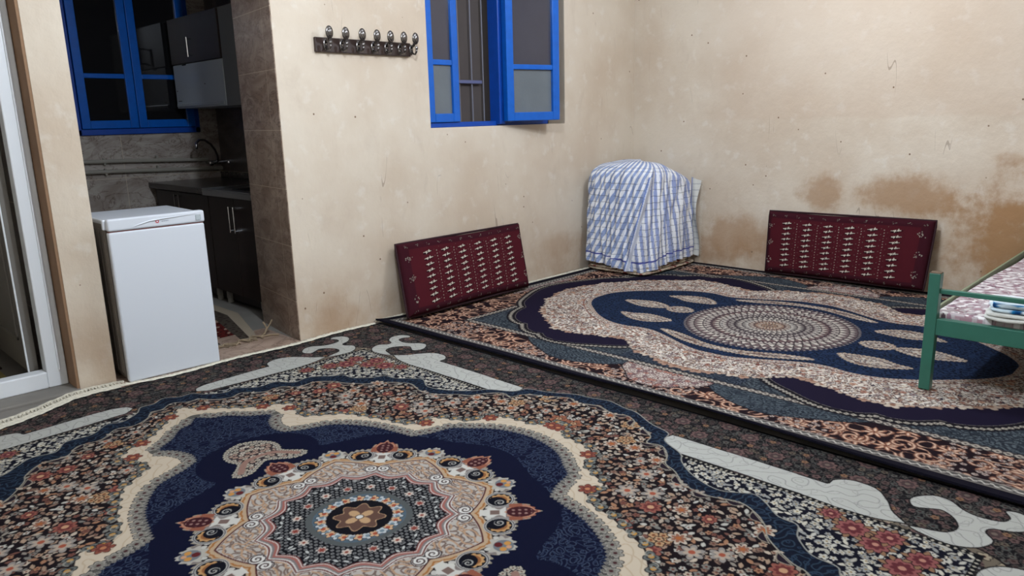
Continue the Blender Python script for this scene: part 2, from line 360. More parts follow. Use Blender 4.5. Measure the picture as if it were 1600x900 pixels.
    def f(g, a, b):
        if g.random() < .55: c.leaf(a, b, g.uniform(.012,.018), g.uniform(.006,.009), g.uniform(0, 3.14), mixcol(g, pal), None)
        else: c.flower(a, b, g.uniform(.010, .016), 5, g.uniform(0, 6), mixcol(g, pal), (110,56,44), (26,18,23), .002, .3, .4)
    scatter(c, fld, .0285, 7, f)
    def f(g, a, b):
        k = g.choice((0, 0, 1, 2, 3, 3)); R = g.uniform(.026, .046)
        if k == 0: c.flower(a, b, R, 7, g.uniform(0, 6), (196,180,160), (176,96,48), (30,20,24), .003, .25, .5, (150,96,74))
        elif k == 1: c.flower(a, b, R, 8, g.uniform(0, 6), (150,84,70), (200,150,110), (30,20,24), .003, .3, .3, (112,50,48))
        elif k == 2:
            for j in range(5): c.flower(a+.026*math.cos(j*1.256), b+.026*math.sin(j*1.256), .017, 5, j, (186,146,104) if g.random() < .6 else (160,96,72), (130,70,40), (40,22,22), .003, .35)
            c.flower(a, b, .015, 5, 0, (188,150,112), (120,60,40), (40,22,22), .003, .35)
        else: c.flower(a, b, R, 6, g.uniform(0, 6), (150,142,134), (170,80,56), (30,20,24), .003, .25, .55, (180,160,140))
    scatter(c, fld, .135, 8, f, .42)
    # plum crescents along the ribbon
    for a, b, t in walk(RI, .118):
        w = c.win(a, b, .05); nx, ny = math.sin(t), -math.cos(t)
        for q, col in ((.0, (150,140,122)), (.0045, (36, 26, 38))):
            P = [(a+(u-.04)*math.cos(t)+nx*(.004+.03*math.sin(3.1416*u/.08)), b+(u-.04)*math.sin(t)+ny*(.004+.03*math.sin(3.1416*u/.08))) for u in np.linspace(0, .08, 9)]
            m = c.poly(P) & fld
            if q: m &= c.dist(P, .006, True) > .004
            c.fill(m, col)
    c.line(RO, .0055, (150, 148, 138)); c.line(RI, .0055, (156, 150, 134))
    # cream band and its curled outer edge
    Cs = smooth(C, False, 4)
    c.fill(c.dist(Cs, .02) < .007, (34, 26, 28)); mC = c.poly(Cs+[(-.1,-.05),(-.1,1.4)])
    c.fill(mC, (206, 188, 163)); c.fill(mC & contour(X, Y, .07, .004, 41, (0.,)), (190, 168, 138))
    i = 0
    for a, b, t in walk(Cs, .062):
        i += 1; nx, ny = -math.sin(t), math.cos(t); a2, b2 = a+nx*.016, b+ny*.016
        c.flower(a2, b2, .026, 3, t, (104,108,104), (196,140,60), (34,30,32), .003, .38, .5, (60,62,66))
        c.curl(a2+.012*math.cos(t), b2+.012*math.sin(t), .020, t, 1 if i % 2 else -1, .005, (150,148,136), .8)
    for a, b in ((.36,1.085),(.285,1.20),(.09,1.40),(.665,.46),(.885,.285),(1.0,.03)):
        c.flower(a-.015, b-.01, .034, 6, .4, (142,74,58), (190,120,80), (60,30,30), .003, .3, .4, (112,52,46))
    # lace of grey blossoms
    c.fill((c.dist(N, .06) < .034) & ~mN, (92, 88, 82))
    for a, b, t in walk(N, .043):
        nx, ny = -math.sin(t), math.cos(t); c.flower(a+nx*.024, b+ny*.024, .026, 6, t, (152,147,136), (70,32,36), (52,50,52), .003, .24, .35, (126,121,112))
    # navy field, arabesque, plain ground round the medallion
    c.fill(mN, (10, 14, 42))
    r = np.hypot(X, Y); th = np.arctan2(Y, X)
    plain = (r < .655+.02*np.cos(8*th)) | (((X/.24)**2+((Y-.70)/.20)**2) < 1)
    am = mN & ~plain
    c.fill(am & contour(X, Y, .05, .0030, 51, (-.55,.55)), (66, 80, 102)); c.fill(am & contour(X, Y, .04, .0026, 52, (0.,)), (46, 60, 88))
    for a, b, t in walk(N, .02):
        nx, ny = math.sin(t), -math.cos(t); c.flower(a, b, .008, 4, t, (128,124,116), (90,86,82), (40,40,48), .001, .3)
    # pendant
    P = smooth([(-.03,.85),(.0,.865),(.06,.84),(.095,.79),(.10,.74),(.085,.69),(.11,.65),(.145,.61),(.135,.585),(.09,.585),(.04,.625),(0,.65),(-.04,.62)])
    mp = c.poly(P); c.fill(mp, (60, 48, 50))
    def f(g, a, b): c.flower(a, b, .0125, 6, g.uniform(0, 6), mixcol(g, [(176,166,146),(168,138,120),(190,178,160)]), (90,60,60), (24,20,26), .002, .25)
    scatter(c, mp, .026, 9, f, .2)
    for a, b, t in walk(P, .02): c.flower(a, b, .012, 5, t, (176,168,150), (110,80,70), (12,14,30), .002, .3)
    c.fill(c.dist(smooth([(0,.70),(.05,.695),(.085,.66),(.12,.61)], False), .03) < .012, (150,112,98))
    # ---- the medallion, folded into sixteenths
    f8 = np.abs((th/(math.pi/4)+.5) % 1-.5)*2   # unused symmetric coordinate
    tt = (th-math.pi/4) % (math.pi/4); tt = np.minimum(tt, math.pi/4-tt)   # 0 on a tip axis .. pi/8 between
    ph = tt
    sgn = np.where(((th-math.pi/4) % (math.pi/4)) < math.pi/8, 1., -1.)
    deg = np.degrees(ph)
    edge = np.interp(deg, [0, 2, 4.2, 5.5, 7, 9, 11, 14, 16, 17.5, 19, 21, 22.5], [.607, .585, .575, .545, .527, .530, .532, .522, .510, .535, .548, .555, .565])
    edge = edge+.006*np.cos(ph*150)
    med = r < edge
    c.fill(med, (128, 116, 112))
    a1 = r*np.cos(ph); b1 = r*np.sin(ph)      # along / across the tip axis
    def inl(m, col): c.fill(m & med, col)
    # outer zone grounds
    inl((r > edge-.012), (150, 138, 118))
    star = .385+.085*np.clip(deg/22.5, 0, 1)
    inl(r < star+.045, (128, 116, 112)); 
    bead = (np.abs(r-(star+.028)) < .014)
    inl(bead, (34, 28, 32))
    inl(bead & (np.hypot(((r-(star+.028)))/.011, ((ph*r*1.08 % .026)-.013)/.011) < 1), (190, 186, 176))
    inl(np.abs(r-star) < .015, (186, 156, 122)); inl(np.abs(r-star-.006+.009*np.abs(((ph*r/.03) % 1)-.5)) < .004, (168, 106, 52))
    inl(np.abs(r-star+.019) < .0035, (84, 34, 32))
    inl(r < star-.021, (180, 172, 162))
    W = contour(X, Y, .045, .006, 61, (-.4,.5)); inl((r < star-.024) & W, (120, 98, 88)); inl((r < star-.024) & contour(X, Y, .05, .007, 62, (.2,)), (182, 144, 112))
    # side teardrops
    for ca, cb, rr in ((.468, .083, .044),):
        d = np.hypot((a1-ca)/1.0, b1-cb)
        inl(d < rr+.009, (172, 168, 160)); inl(d < rr+.005, (70, 66, 72)); inl(d < rr+.002, (180, 176, 168)); inl(d < rr-.002, (14, 15, 26))
        q = np.arctan2(b1-cb, a1-ca); 
        d2 = np.hypot(a1-ca+.012, b1-cb+.016); cr = (d < rr-.008+.003*np.cos(11*q)) & (d2 > .036); inl(cr, (190, 142, 88)); inl((d < rr-.018) & (d2 > .036), (150, 92, 50))
        sp = np.abs(((np.hypot(a1-ca, b1-cb+.018)/.012)-(np.arctan2(b1-cb+.018, a1-ca)/6.283)) % 1-.5)
        inl((np.hypot(a1-ca, b1-cb+.018) < .018) & (sp > .28), (168, 164, 156))
    # neck and leaf head on each tip
    inl((a1 > .40) & (a1 < .49) & (b1 < .026+.008*np.cos((a1-.44)*120)), (202, 198, 188)); inl((np.abs(a1-.452) < .016) & (b1 < .013), (120, 96, 88))
    hd = ((a1-.545)/.056)**2+(b1/.046)**2
    qh = np.arctan2(b1, a1-.545); inl((hd < 1+.16*np.cos(14*qh)) | ((a1 > .55) & (b1 < (.607-a1)*.65)), (186, 128, 100)); inl((hd < .82) & (hd > .7), (150, 78, 56)); inl((a1 > .50) & (a1 < .545) & (b1 > .03) & (b1 < .052), (150, 84, 62))
    hh = ((a1-.538)/.046)**2+(b1/.033)**2; inl((hh < 1) | ((a1 > .55) & (b1 < (.596-a1)*.5)), (66, 26, 32))
    inl((((a1 % .021)-.0105)**2+((b1 % .022)-.011)**2 < .0058**2) & (hh < .8), (150, 112, 104))
    # blossoms between the tips
    a2 = r*np.cos(math.pi/8-ph); b2 = r*np.sin(math.pi/8-ph)
    inl((np.hypot(a2-.520, b2) < .048+.008*np.cos(9*np.arctan2(b2, a2-.520))), (176, 170, 158)); inl(np.hypot(a2-.522, b2) < .032, (110, 116, 122))
    inl(np.hypot(a2-.528, b2-.017) < .011, (204, 140, 64)); inl(np.hypot(a2-.505, b2) < .013, (96, 32, 34)); inl(np.hypot(a2-.54, b2) < .009, (206, 150, 110))
    # white scrolls at the cusps
    R1 = .293-.026*(1-np.abs(2*((deg/22.5))-1))+.0*r
    cusp = .300-.030*np.sin(np.clip(deg/22.5, 0, 1)*math.pi)
    inl(r < cusp+.040, (204, 200, 192)); inl(np.abs(r-cusp-.033) < .003, (110, 60, 54))
    for cb in (.026,):
        d = np.hypot(a1-.352, b1-cb); inl(d < .027, (40, 30, 34)); inl(d < .024, (214, 210, 202))
        sp = ((d/.014)-(np.arctan2(b1-cb, a1-.352)/6.283)) % 1; inl((d < .022) & (sp < .38), (70, 54, 54))
    inl(r < cusp+.024, (126, 118, 116)); inl(r < cusp+.016, (164, 96, 86)); inl(r < cusp+.006, (204, 198, 188)); inl(r < cusp+.002, (110, 50, 48))
    # dark inner disc with beads
    disc = r < cusp-.003; c.fill(disc, (15, 15, 22))
    def f(g, a, b): c.flower(a, b, .0068, 4, .6, (130,130,128), (60,60,64), (15,15,22), .0015, .35, clip=disc)
    scatter(c, disc, .0185, 10, f, .06)
    def f(g, a, b): c.leaf(a, b, .012, .005, g.uniform(0, 3), (188,188,182), (15,15,22), clip=disc)
    scatter(c, disc & (r > .235), .034, 11, f, .3)
    for k in range(5):
        t = k*math.pi/8; c.flower(.208*math.cos(t), .208*math.sin(t), .020, 6, t, (190,182,172), (140,58,48), (15,15,22), .003, .3, .45, (150,76,64) if k % 2 else (206,180,160))
    sq = r*(1+.03*np.cos(4*th))
    c.fill(sq < .172, (84, 88, 88)); c.fill(sq < .150, (78, 98, 112)); c.fill(sq < .122, (18, 17, 24))
    for k in range(9):
        t = k*math.pi/16+.0; c.flower(.126*math.cos(t), .126*math.sin(t), .020, 5, t, (204,164,124) if k % 2 else (182,188,190), (170,74,48) if k % 2 else (110,130,142), (30,24,28), .002, .4, .4)
    st = .074+.012*np.cos(8*th)
    c.fill(r < st+.004, (190,150,110)); c.fill(r < st, (100,70,58)); c.fill(r < .047*np.abs(np.cos(2*th))**.9+.006, (190,150,106)); c.fill(r < .012, (206,202,194)); c.fill(np.abs(r-.014) < .0015, (60,40,36))
    return c

def design_wavy_carpet():
    c = Cv(1.5, 2.0, .002, (26, 22, 32)); X, Y = c.X, c.Y; r = np.hypot(X, Y); th = np.arctan2(Y, X)
    B = smooth([(-.1,1.28),(0,1.29),(.11,1.28),(.23,1.21),(.33,1.11),(.44,.98),(.52,.84),(.545,.70),(.52,.58),(.53,.48),(.58,.36),(.66,.20),(.70,.08),(.70,-.06)], False)
    C = smooth([(-.1,1.59),(0,1.605),(.12,1.585),(.33,1.51),(.50,1.39),(.67,1.24),(.79,1.09),(.86,.92),(.84,.76),(.775,.62),(.765,.52),(.83,.44),(.905,.36),(.935,.24),(.985,.10),(.99,-.06)], False)
    P = smooth([(-.1,1.79),(0,1.795),(.15,1.77),(.34,1.69),(.50,1.60),(.60,1.49)], False)+smooth([(.60,1.49),(.72,1.45),(.83,1.37),(.895,1.27),(.905,1.19)], False)+smooth([(.905,1.19),(.975,1.12),(1.005,1.05),(1.0,.97)], False)+smooth([(1.0,.97),(1.045,.90),(1.055,.80),(1.03,.70),(.98,.60),(.91,.47),(.84,.405),(.78,.42),(.70,.5)], False)
    end = [(-.1,-.06)]
    mB = c.poly(B+end); mC = c.poly(C+end); mP = c.poly(P+[(.3,.3),(-.1,.3)])
    # scroll border
    c.fill(X < 9, (32, 20, 26))
    g = random.Random(3)
    bord = ((X > 1.08) | (Y > 1.57)) & (X < 1.40) & (Y < 1.90)
    N1 = waves(X, Y, .13, 71); gy, gx = np.gradient(N1, .002); G = np.hypot(gx, gy)+1e-6
    for lv in (-.45, .75):
        d = np.abs(N1-lv)/G; w = .5+.5*np.sin(waves(X, Y, .10, 72)*2)
        c.fill(bord & (d < .003+.010*w), (84, 52, 44)); c.fill(bord & (d < .0015+.007*w), (156, 106, 84)); c.fill(bord & (d < .0005+.0035*w), (208, 172, 146))
    def f(g, a, b):
        t = g.uniform(0, 6.28)
        for k in range(7):
            for L, W, col in ((.034, .011, (100, 56, 46)), (.027, .0075, (178, 122, 92)), (.017, .004, (220, 190, 164))):
                c.leaf(a+.026*math.cos(t+k*.9), b+.026*math.sin(t+k*.9), L, W, t+k*.9, col, clip=bord)
    scatter(c, bord, .155, 12, f, .25)
    for yy in np.arange(.07, 1.95, .27):
        for hand, dx in ((1, 1.25), (-1, 1.31)):
            for w, col in ((.022, (88, 52, 44)), (.013, (168, 116, 90)), (.005, (212, 180, 154))): c.curl(dx, yy+(0 if hand > 0 else .11), .058, .5 if hand > 0 else 2.5, hand, w, col, 1.1)
    for xx in np.arange(.12, 1.4, .27):
        for w, col in ((.022, (88, 52, 44)), (.013, (168, 116, 90)), (.005, (212, 180, 154))): c.curl(xx, 1.76, .058, 1.5, 1, w, col, 1.1)
    def f(g, a, b): c.flower(a, b, .012, 5, g.uniform(0, 6), (176,160,148), (90,40,44), (32,20,26), .002, .35, clip=bord)
    zone = bord & (np.sin(Y*9.5+.5) > .2)
    scatter(c, zone, .045, 13, f, .3)
    # blue-grey cartouches and the cream one
    def cart(P, col, lines, pal, seed, step):
        m = c.poly(smooth(P)) & bord; c.fill(c.dist(smooth(P), .02, True) < .006, (22, 18, 24)); c.fill(m, col)
        if lines: c.fill(m & contour(X, Y, .045, .006, seed, (-.4, .5)), lines[0]); c.fill(m & contour(X, Y, .04, .005, seed+1, (0.,)), lines[1])
        def f(g, a, b): c.flower(a, b, step*.42, 6, g.uniform(0, 6), mixcol(g, pal), (80,40,44), (60,50,56), .002, .3, clip=m)
        if pal: scatter(c, m, step, seed+2, f)
    bl = ((82, 93, 100), (24, 28, 38))
    cart([(1.085,.27),(1.16,.26),(1.24,.36),(1.30,.50),(1.31,.62),(1.25,.76),(1.18,.90),(1.10,1.0),(1.085,.98)], (50, 58, 68), bl, None, 81, 0)
    cart([(1.09,-.2),(1.08,.2),(1.16,.25),(1.25,.17),(1.34,.06),(1.34,-.2)], (150, 128, 118), ((196, 184, 172), (96, 52, 56)), [(206,190,176),(176,120,104),(140,110,110)], 85, .036)
    cart([(-.2,1.90),(-.2,1.83),(.2,1.82),(.36,1.84),(.24,1.90)], (150, 128, 118), ((196, 184, 172), (96, 52, 56)), [(206,190,176),(176,120,104),(140,110,110)], 95, .036)
    # straight guard chain and the grey ground inside it
    inner = (X < 1.06) & (Y < 1.55)
    c.fill(inner | c.poly([(a*1.04, b*1.03) for a, b in P]+[(.3,.3),(-.1,.3)]), (46, 53, 62))
    gm = inner; c.fill(gm & contour(X, Y, .05, .006, 91, (-.4,.5)), (88, 98, 104)); c.fill(gm & contour(X, Y, .045, .006, 92, (0.,)), (30, 34, 44))
    c.fill((X < 1.06) & (X > .93) & (Y < .36), (30, 36, 50)); c.fill((X < 1.06) & (X > .93) & (Y < .36) & contour(X, Y, .04, .006, 93, (0.,)), (70, 80, 92))
    def chain(P, w, step):
        c.line(P, w+.010, (20, 17, 24)); c.line(P, w, (78, 72, 70)); c.line(P, w*.8, (58, 52, 54))
        for a, b, t in walk(P, step): c.flower(a, b, w*.46, 4, t, (170,160,146), (70,60,60), (34,30,34), .002, .35, .3)
    chain([(1.085, -.05), (1.085, 1.56)], .040, .036); chain([(1.085, 1.56), (-.05, 1.56)], .040, .036)
    # plum panel with its chain
    Pg = [(a+.0, b) for a, b in P]
    m = c.dist(Pg, .09) ; out = ~mP
    c.fill((m < .060) & out & (r > .5), (24, 20, 28)); 
    for a, b, t in walk(Pg[:-4], .026):
        nx, ny = -math.sin(t), math.cos(t); c.flower(a+nx*.034, b+ny*.034, .0135, 4, t, (170,162,146), (80,66,66), (36,32,36), .002, .3)
    c.line([(a, b) for a, b in Pg], .006, (140, 132, 120))
    c.fill(mP, (27, 21, 44))
    # cream band
    def leafy(mask, base, seed, l1, l2, l3):
        c.fill(mask, base); c.fill(mask & contour(X, Y, .06, .009, seed, (-.5, .6)), l1)
        c.fill(mask & contour(X, Y, .06, .010, seed+1, (-.3, .6)), l2); c.fill(mask & contour(X, Y, .045, .004, seed+2, (.5, -.7)), l3)
    mC = c.poly(C+end)
    gg = random.Random(77)
    for a, b, t in walk(C, .058):
        o_ = gg.uniform(-.012, .016); c.flower(a-math.sin(t)*o_, b+math.cos(t)*o_, gg.uniform(.026, .046), 5, gg.uniform(0, 6), mixcol(gg, [(182,158,138),(168,132,110),(196,178,158)]), (140,96,76), (60,44,50), .003, .3, .4)
    m2 = mC & ~mB
    leafy(m2, (184, 166, 146), 101, (128, 86, 74), (222, 212, 198), (74, 62, 66)); c.fill(m2 & (waves(X, Y, .055, 140) > 1.25), (120, 66, 56)); c.fill(m2 & (waves(X, Y, .055, 141) > 1.25), (58, 50, 60))
    def f(g, a, b): c.flower(a, b, g.uniform(.012,.020), 5, g.uniform(0, 6), mixcol(g, [(206,196,184),(168,118,98),(196,150,122),(140,128,128)]), (110,60,56), (96,74,70), .002, .3, .4, clip=m2)
    scatter(c, m2, .075, 14, f, .4)
    for a, b, t in walk(B, .04): c.flower(a-math.sin(t)*.01, b+math.cos(t)*.01, .022, 5, t, (186,168,152), (130,80,70), (50,44,56), .002, .3)
    c.line([(a*1.06+.01, b*1.035+.01) for a, b in B], .006, (124, 66, 52))
    # blue field
    c.fill(mB, (28, 45, 78)); c.fill(mB & contour(X, Y, .06, .009, 111, (-.4,.5)), (13, 20, 38)); c.fill(mB & contour(X, Y, .045, .004, 112, (0.,)), (38, 56, 86))
    # teardrops, bud and crescent feather
    def drop(P, seed):
        P = smooth(P); m = c.poly(P)
        for a, b, t in walk(P, .024): c.flower(a, b, .014, 4, t, (176,158,138), (120,80,66), (24,34,60), .002, .3)
        leafy(m, (170, 150, 130), seed, (120, 84, 72), (200, 188, 172), (84, 84, 92)); c.line(P, .006, (176, 150, 124), True)
        d = c.dist(P, .05, True); c.fill(m & (np.abs(d-.026) < .003), (90, 60, 54))
    drop([(.27,.53),(.34,.58),(.385,.66),(.385,.74),(.35,.82),(.29,.895),(.275,.82),(.235,.74),(.235,.66),(.25,.59)], 121)
    drop([(0,.73),(.05,.79),(.075,.88),(.055,.97),(0,1.07),(-.055,.97),(-.075,.88),(-.05,.79)], 124)
    drop([(0,.545),(.05,.58),(.07,.64),(.05,.695),(0,.72),(-.05,.695),(-.07,.64),(-.05,.58)], 127)
    drop([(.46,.47),(.52,.38),(.585,.24),(.615,.10),(.615,-.06),(.585,-.06),(.57,.09),(.535,.20),(.485,.32)], 130)
    # rayed roundel
    ang = th/6.28318
    rings = [(0,.05,12,(176,140,112),(112,82,70)),(.05,.09,20,(156,120,98),(196,168,142)),(.09,.125,24,(176,160,146),(120,92,82)),(.125,.165,28,(120,114,110),(196,188,176)),(.165,.205,32,(96,88,88),(186,176,164)),(.205,.25,36,(150,140,134),(70,60,66)),(.25,.30,40,(186,178,168),(104,90,92)),(.30,.345,44,(112,86,86),(176,164,152)),(.345,.40,48,(176,166,156),(92,70,76)),(.40,.455,52,(118,98,98),(190,180,168)),(.455,.50,64,(96,78,84),(160,150,142))]
    c.fill(r < .515, (150,140,132))
    for r0, r1, n, ca, cb in rings:
        m = (r >= r0) & (r < r1); t = (r-r0)/(r1-r0); s = np.abs((ang*n) % 1-.5)*2
        c.fill(m, ca); c.fill(m & (t < s), cb); c.fill(m & (np.abs(t-s) < .12), (46,38,44)); c.fill(m & (t > .9), (60,50,54))
        c.fill(m & (s > .72) & (t > .15) & (t < .55), (206,196,182))
    c.fill((r > .5) & (r < .515) & (np.abs((ang*96) % 1-.5) > .2), (40,40,60))
    # outer guards
    c.fill((X > 1.385) | (Y > 1.885), (36, 32, 38))
    E = np.maximum(X-1.41, Y-1.91); al = np.where(X-1.41 > Y-1.91, Y, X); z = np.abs((al/.034) % 1-.5)*2
    c.fill(np.abs(E) < .021, (84, 80, 78)); c.fill(np.abs(E-.010+.020*z) < .005, (196,190,178)); c.fill(np.abs(E+.024) < .003, (140,132,124)); c.fill(np.abs(E-.024) < .003, (140,132,124))
    c.fill((E > .032), (19, 17, 30))
    return c

# ================================================================ the room
m_wall_back = plaster('plaster_back', 'X', .55, stains=((-1.05, .24, .30, .12, .3), (-.55, .25, .3, .16, .3), (-3.3, .08, .2, .16, .35)))
m_wall_right = plaster('plaster_right', 'Y', .85, stains=((-2.35, .68, .42, .17, .75), (-1.75, .66, .20, .17, .65), (-3.35, .42, .80, .50, 1.0), (-1.05, .25, .35, .22, .6), (-2.95, .95, .10, .05, .4)), tide=1.24)
m_plain = mat('plaster_plain', (224, 214, 200), .85, bump=(6, .2), var=(2, .06))
m_reveal = mat('shaded_reveal_plaster', (138, 108, 82), .8, bump=(9, .3), var=(3, .12))  # this brown carries the shade of a face without direct light
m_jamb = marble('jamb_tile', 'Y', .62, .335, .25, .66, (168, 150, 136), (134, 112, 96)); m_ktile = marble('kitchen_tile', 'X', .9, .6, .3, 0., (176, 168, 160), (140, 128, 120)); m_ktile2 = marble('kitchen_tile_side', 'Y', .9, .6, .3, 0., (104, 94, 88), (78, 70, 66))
m_floor = mat('cement_floor', (124, 120, 114), .7, bump=(14, .25), var=(4, .16)); m_thr = marble('threshold_stone', 'X', 3., 3., 9, 9, (176, 154, 138), (154, 130, 114))
m_ceil = mat('ceiling_white', (240, 239, 235), .9)
m_blue = mat('blue_gloss_paint', (0, 90, 184), .28, spec=.5, bump=(30, .08), var=(18, .10)); m_blue_d = mat('blue_frame_paint', (6, 66, 158), .4, bump=(30, .1), var=(12, .14))
m_alu = mat('grey_white_aluminium', (226, 230, 234), .35, spec=.5); m_alu_d = mat('shaded_door_grey', (116, 112, 106), .5, var=(3, .06)); m_white = mat('appliance_white', (208, 213, 220), .3, spec=.5, coat=.15)  # door leaf: white door in shade, the shade put into its grey
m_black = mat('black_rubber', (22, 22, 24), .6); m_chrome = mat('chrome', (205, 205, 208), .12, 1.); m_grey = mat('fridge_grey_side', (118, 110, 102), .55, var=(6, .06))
m_wood = mat('dark_walnut_laminate', (40, 28, 25), .42, spec=.35, bump=(20, .05), var=(8, .2)); m_granite = mat('dark_granite', (62, 58, 56), .22, var=(60, .35)); m_steel = mat('brushed_steel', (150, 152, 154), .3, .9)
m_glassf = mat('frosted_glass', (98, 106, 112), .22, spec=.6, bump=(90, .12), var=(5, .08)); m_glassu = mat('darker_pane_glass', (62, 62, 72), .12, spec=.6, bump=(40, .05), var=(4, .1)); m_glassd = mat('night_window_glass', (24, 24, 26), .06, spec=.6)
m_screen = mat('insect_screen', (74, 67, 64), .85, var=(3, .08)); m_bar = mat('grille_paint', (112, 112, 122), .5); m_green = mat('green_bed_paint', (52, 108, 92), .38, spec=.45, bump=(16, .1), var=(9, .12))
m_hook = mat('dark_chrome', (112, 108, 106), .18, .95); m_plank = mat('hook_board_brown', (56, 42, 38), .4, var=(9, .2)); m_fringe = mat('cotton_fringe', (206, 200, 184), .9, var=(60, .2)); m_pipe = mat('grey_plastic_pipe', (150, 146, 136), .5)

def struct(name, bm, m, **k): return part(name, bm, m, kind='structure', **k)
b = B(); box(b, -7.2, .4, -5.0, 3.0, -.12, 0); struct('floor', b, m_floor)
b = B(); box(b, -7.2, .4, -5.0, 3.0, 3.0, 3.1); struct('ceiling', b, m_ceil)
HEAD = 2.62
# window wall, one mesh in its own slightly turned frame: openings left for the window, the kitchen passage and the doorway
WX0, WX1, WZ0, WZ1 = -2.443, -.997, 1.237, 2.68
b = B()
PRISM4 = [(-3.566, 0), (-2.443, 0), (-2.443, .3), (-3.500, .3)]
def prism(bm, P, z0, z1):
    a = [bm.verts.new((x, y, z0)) for x, y in P]; c = [bm.verts.new((x, y, z1)) for x, y in P]; n = len(P); bm.faces.new(a[::-1]); bm.faces.new(c)
    for i in range(n): bm.faces.new((a[i], a[(i+1) % n], c[(i+1) % n], c[i]))
    return bm
XS = [-6.6, -5.78, -4.745, -4.583, -3.566, WX0, WX1, .25]
for i, (a, c) in enumerate(zip(XS, XS[1:])):
    if i == 1: box(b, a, c, 0, .5, HEAD, 3.0)
    elif i == 3: box(b, a, c, 0, .5, HEAD, 3.0)
    elif i == 5: box(b, a, c, 0, .30, 0, WZ0); box(b, a, c, 0, .30, WZ1, 3.0)
    elif i == 4: prism(b, PRISM4, 0, 3.0)
    elif i != 2: box(b, a, c, 0, .5 if i != 4 and i != 6 else .30, 0, 3.0)
wb = struct('wall_back', b, m_wall_back); wb.rotation_euler = (0, 0, ANG)
b = B(); box(b, 0, .25, -4.9, 0.05, 0, 3.0); struct('wall_right', b, m_wall_right)
b = B(); box(b, -6.7, -6.45, -4.9, .0, 0, 3.0); struct('wall_left', b, m_plain)
b = B(); box(b, -6.7, .25, -5.0, -4.75, 0, 3.0); struct('wall_front', b, m_plain)
# tiled jamb of the passage, standing behind the plaster edge
struct('trim_1', prism(B(), [(-3.569, -.096), (-3.40, -.088), (-3.40, .52), (-3.482, .52)], 0, HEAD), m_jamb)
struct('wall_pillar', prism(B(), [(-4.747, .002), (-4.586, -.028), (-4.575, .5), (-4.745, .5)], 0, 3.0), m_wall_back)
b = B(); box(b, -3.40, -2.70, .31, .58, 0, 3.0); struct('wall_kitchen_front', b, m_plain)
# kitchen shell
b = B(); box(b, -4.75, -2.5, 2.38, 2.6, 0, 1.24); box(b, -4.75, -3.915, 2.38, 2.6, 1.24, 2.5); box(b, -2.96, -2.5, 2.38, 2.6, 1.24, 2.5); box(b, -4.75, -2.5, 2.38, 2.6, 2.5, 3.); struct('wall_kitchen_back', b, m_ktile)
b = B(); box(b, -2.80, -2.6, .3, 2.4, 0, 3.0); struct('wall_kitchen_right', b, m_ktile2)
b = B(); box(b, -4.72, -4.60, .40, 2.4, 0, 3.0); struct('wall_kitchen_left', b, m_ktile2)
b = B(); box(b, -7.0, -4.72, 2.2, 2.4, 0, 3.0); struct('wall_hall_back', b, m_plain); b = B(); box(b, -7.2, -7.0, .2, 2.4, 0, 3.0); struct('wall_hall_left', b, m_plain)
b = B(); box(b, -4.60, -3.575, -.13, .33, -.02, .012); struct('threshold_slab', b, m_thr)
b = B(); box(b, -5.78, -4.745, -.02, .17, -.02, .016, .006); struct('door_step', b, m_floor)
# reveal of the doorway, rougher plaster; its lack of direct light is painted brown
b = B(); box(b, -4.760, -4.7475, .004, .16, .0, HEAD); struct('trim_2', b, m_reveal)

# ================================================================ doorway on the left: white frame, leaf opened inwards
d1 = thing('door_1', (-5.25, .17, 0), kind='structure')
b = B()
box(b, -4.852, -4.762, .13, .21, .016, HEAD, .006); box(b, -4.800, -4.790, .122, .14, .10, HEAD, .003); part('frame_stile', b, m_alu, d1)
b = B(); box(b, -5.78, -4.852, .13, .21, .016, .10, .006); part('frame_sill', b, m_alu, d1); b = B(); box(b, -5.78, -5.69, .13, .21, .016, HEAD, .006); part('frame_stile', b, m_alu, d1)
b = B(); box(b, -4.905, -4.862, .235, 1.02, .09, 2.30, .004); lf = part('door_leaf', b, m_alu_d, d1)
b = B(); box(b, -4.911, -4.903, .232, .242, .09, 2.30, .002); part('edge_highlight', b, m_alu, lf)  # white sliver painted in as the highlight along the leaf's corner
b = B(); 
for (y0, y1, z0, z1) in ((.34, .92, .24, .95), (.34, .92, 1.1, 2.1)):
    for q in ((y0, y1, z0, z0+.02), (y0, y1, z1-.02, z1), (y0, y0+.02, z0, z1), (y1-.02, y1, z0, z1)): box(b, -4.913, -4.903, *q, .003)
part('panel_moulding', b, m_alu_d, lf)
b = B(); box(b, -4.955, -4.945, .285, .30, .98, 1.10, .004); cyl(b, (-4.91, .29, 1.05), (-4.95, .29, 1.05), .007, 8); part('door_handle', b, m_chrome, lf)
b = B(); box(b, -6.3, -4.95, .30, .72, .0, .008, .002); tag(part('hall_mat', b, mat('olive_mat', (150, 138, 92), .95, bump=(60, .5), var=(12, .3)), loc=(-5.5, .5, 0)), 'yellowish olive mat on the floor just inside the doorway at far left', 'mat')
b = B(); box(b, -6.4, -4.93, .74, 1.9, .0, .010, .002); tag(part('hall_rug', b, mat('dark_brown_rug', (58, 44, 38), .95, bump=(60, .5), var=(9, .35)), loc=(-5.6, 1.3, 0)), 'dark brown rug behind the olive mat in the left doorway', 'rug')

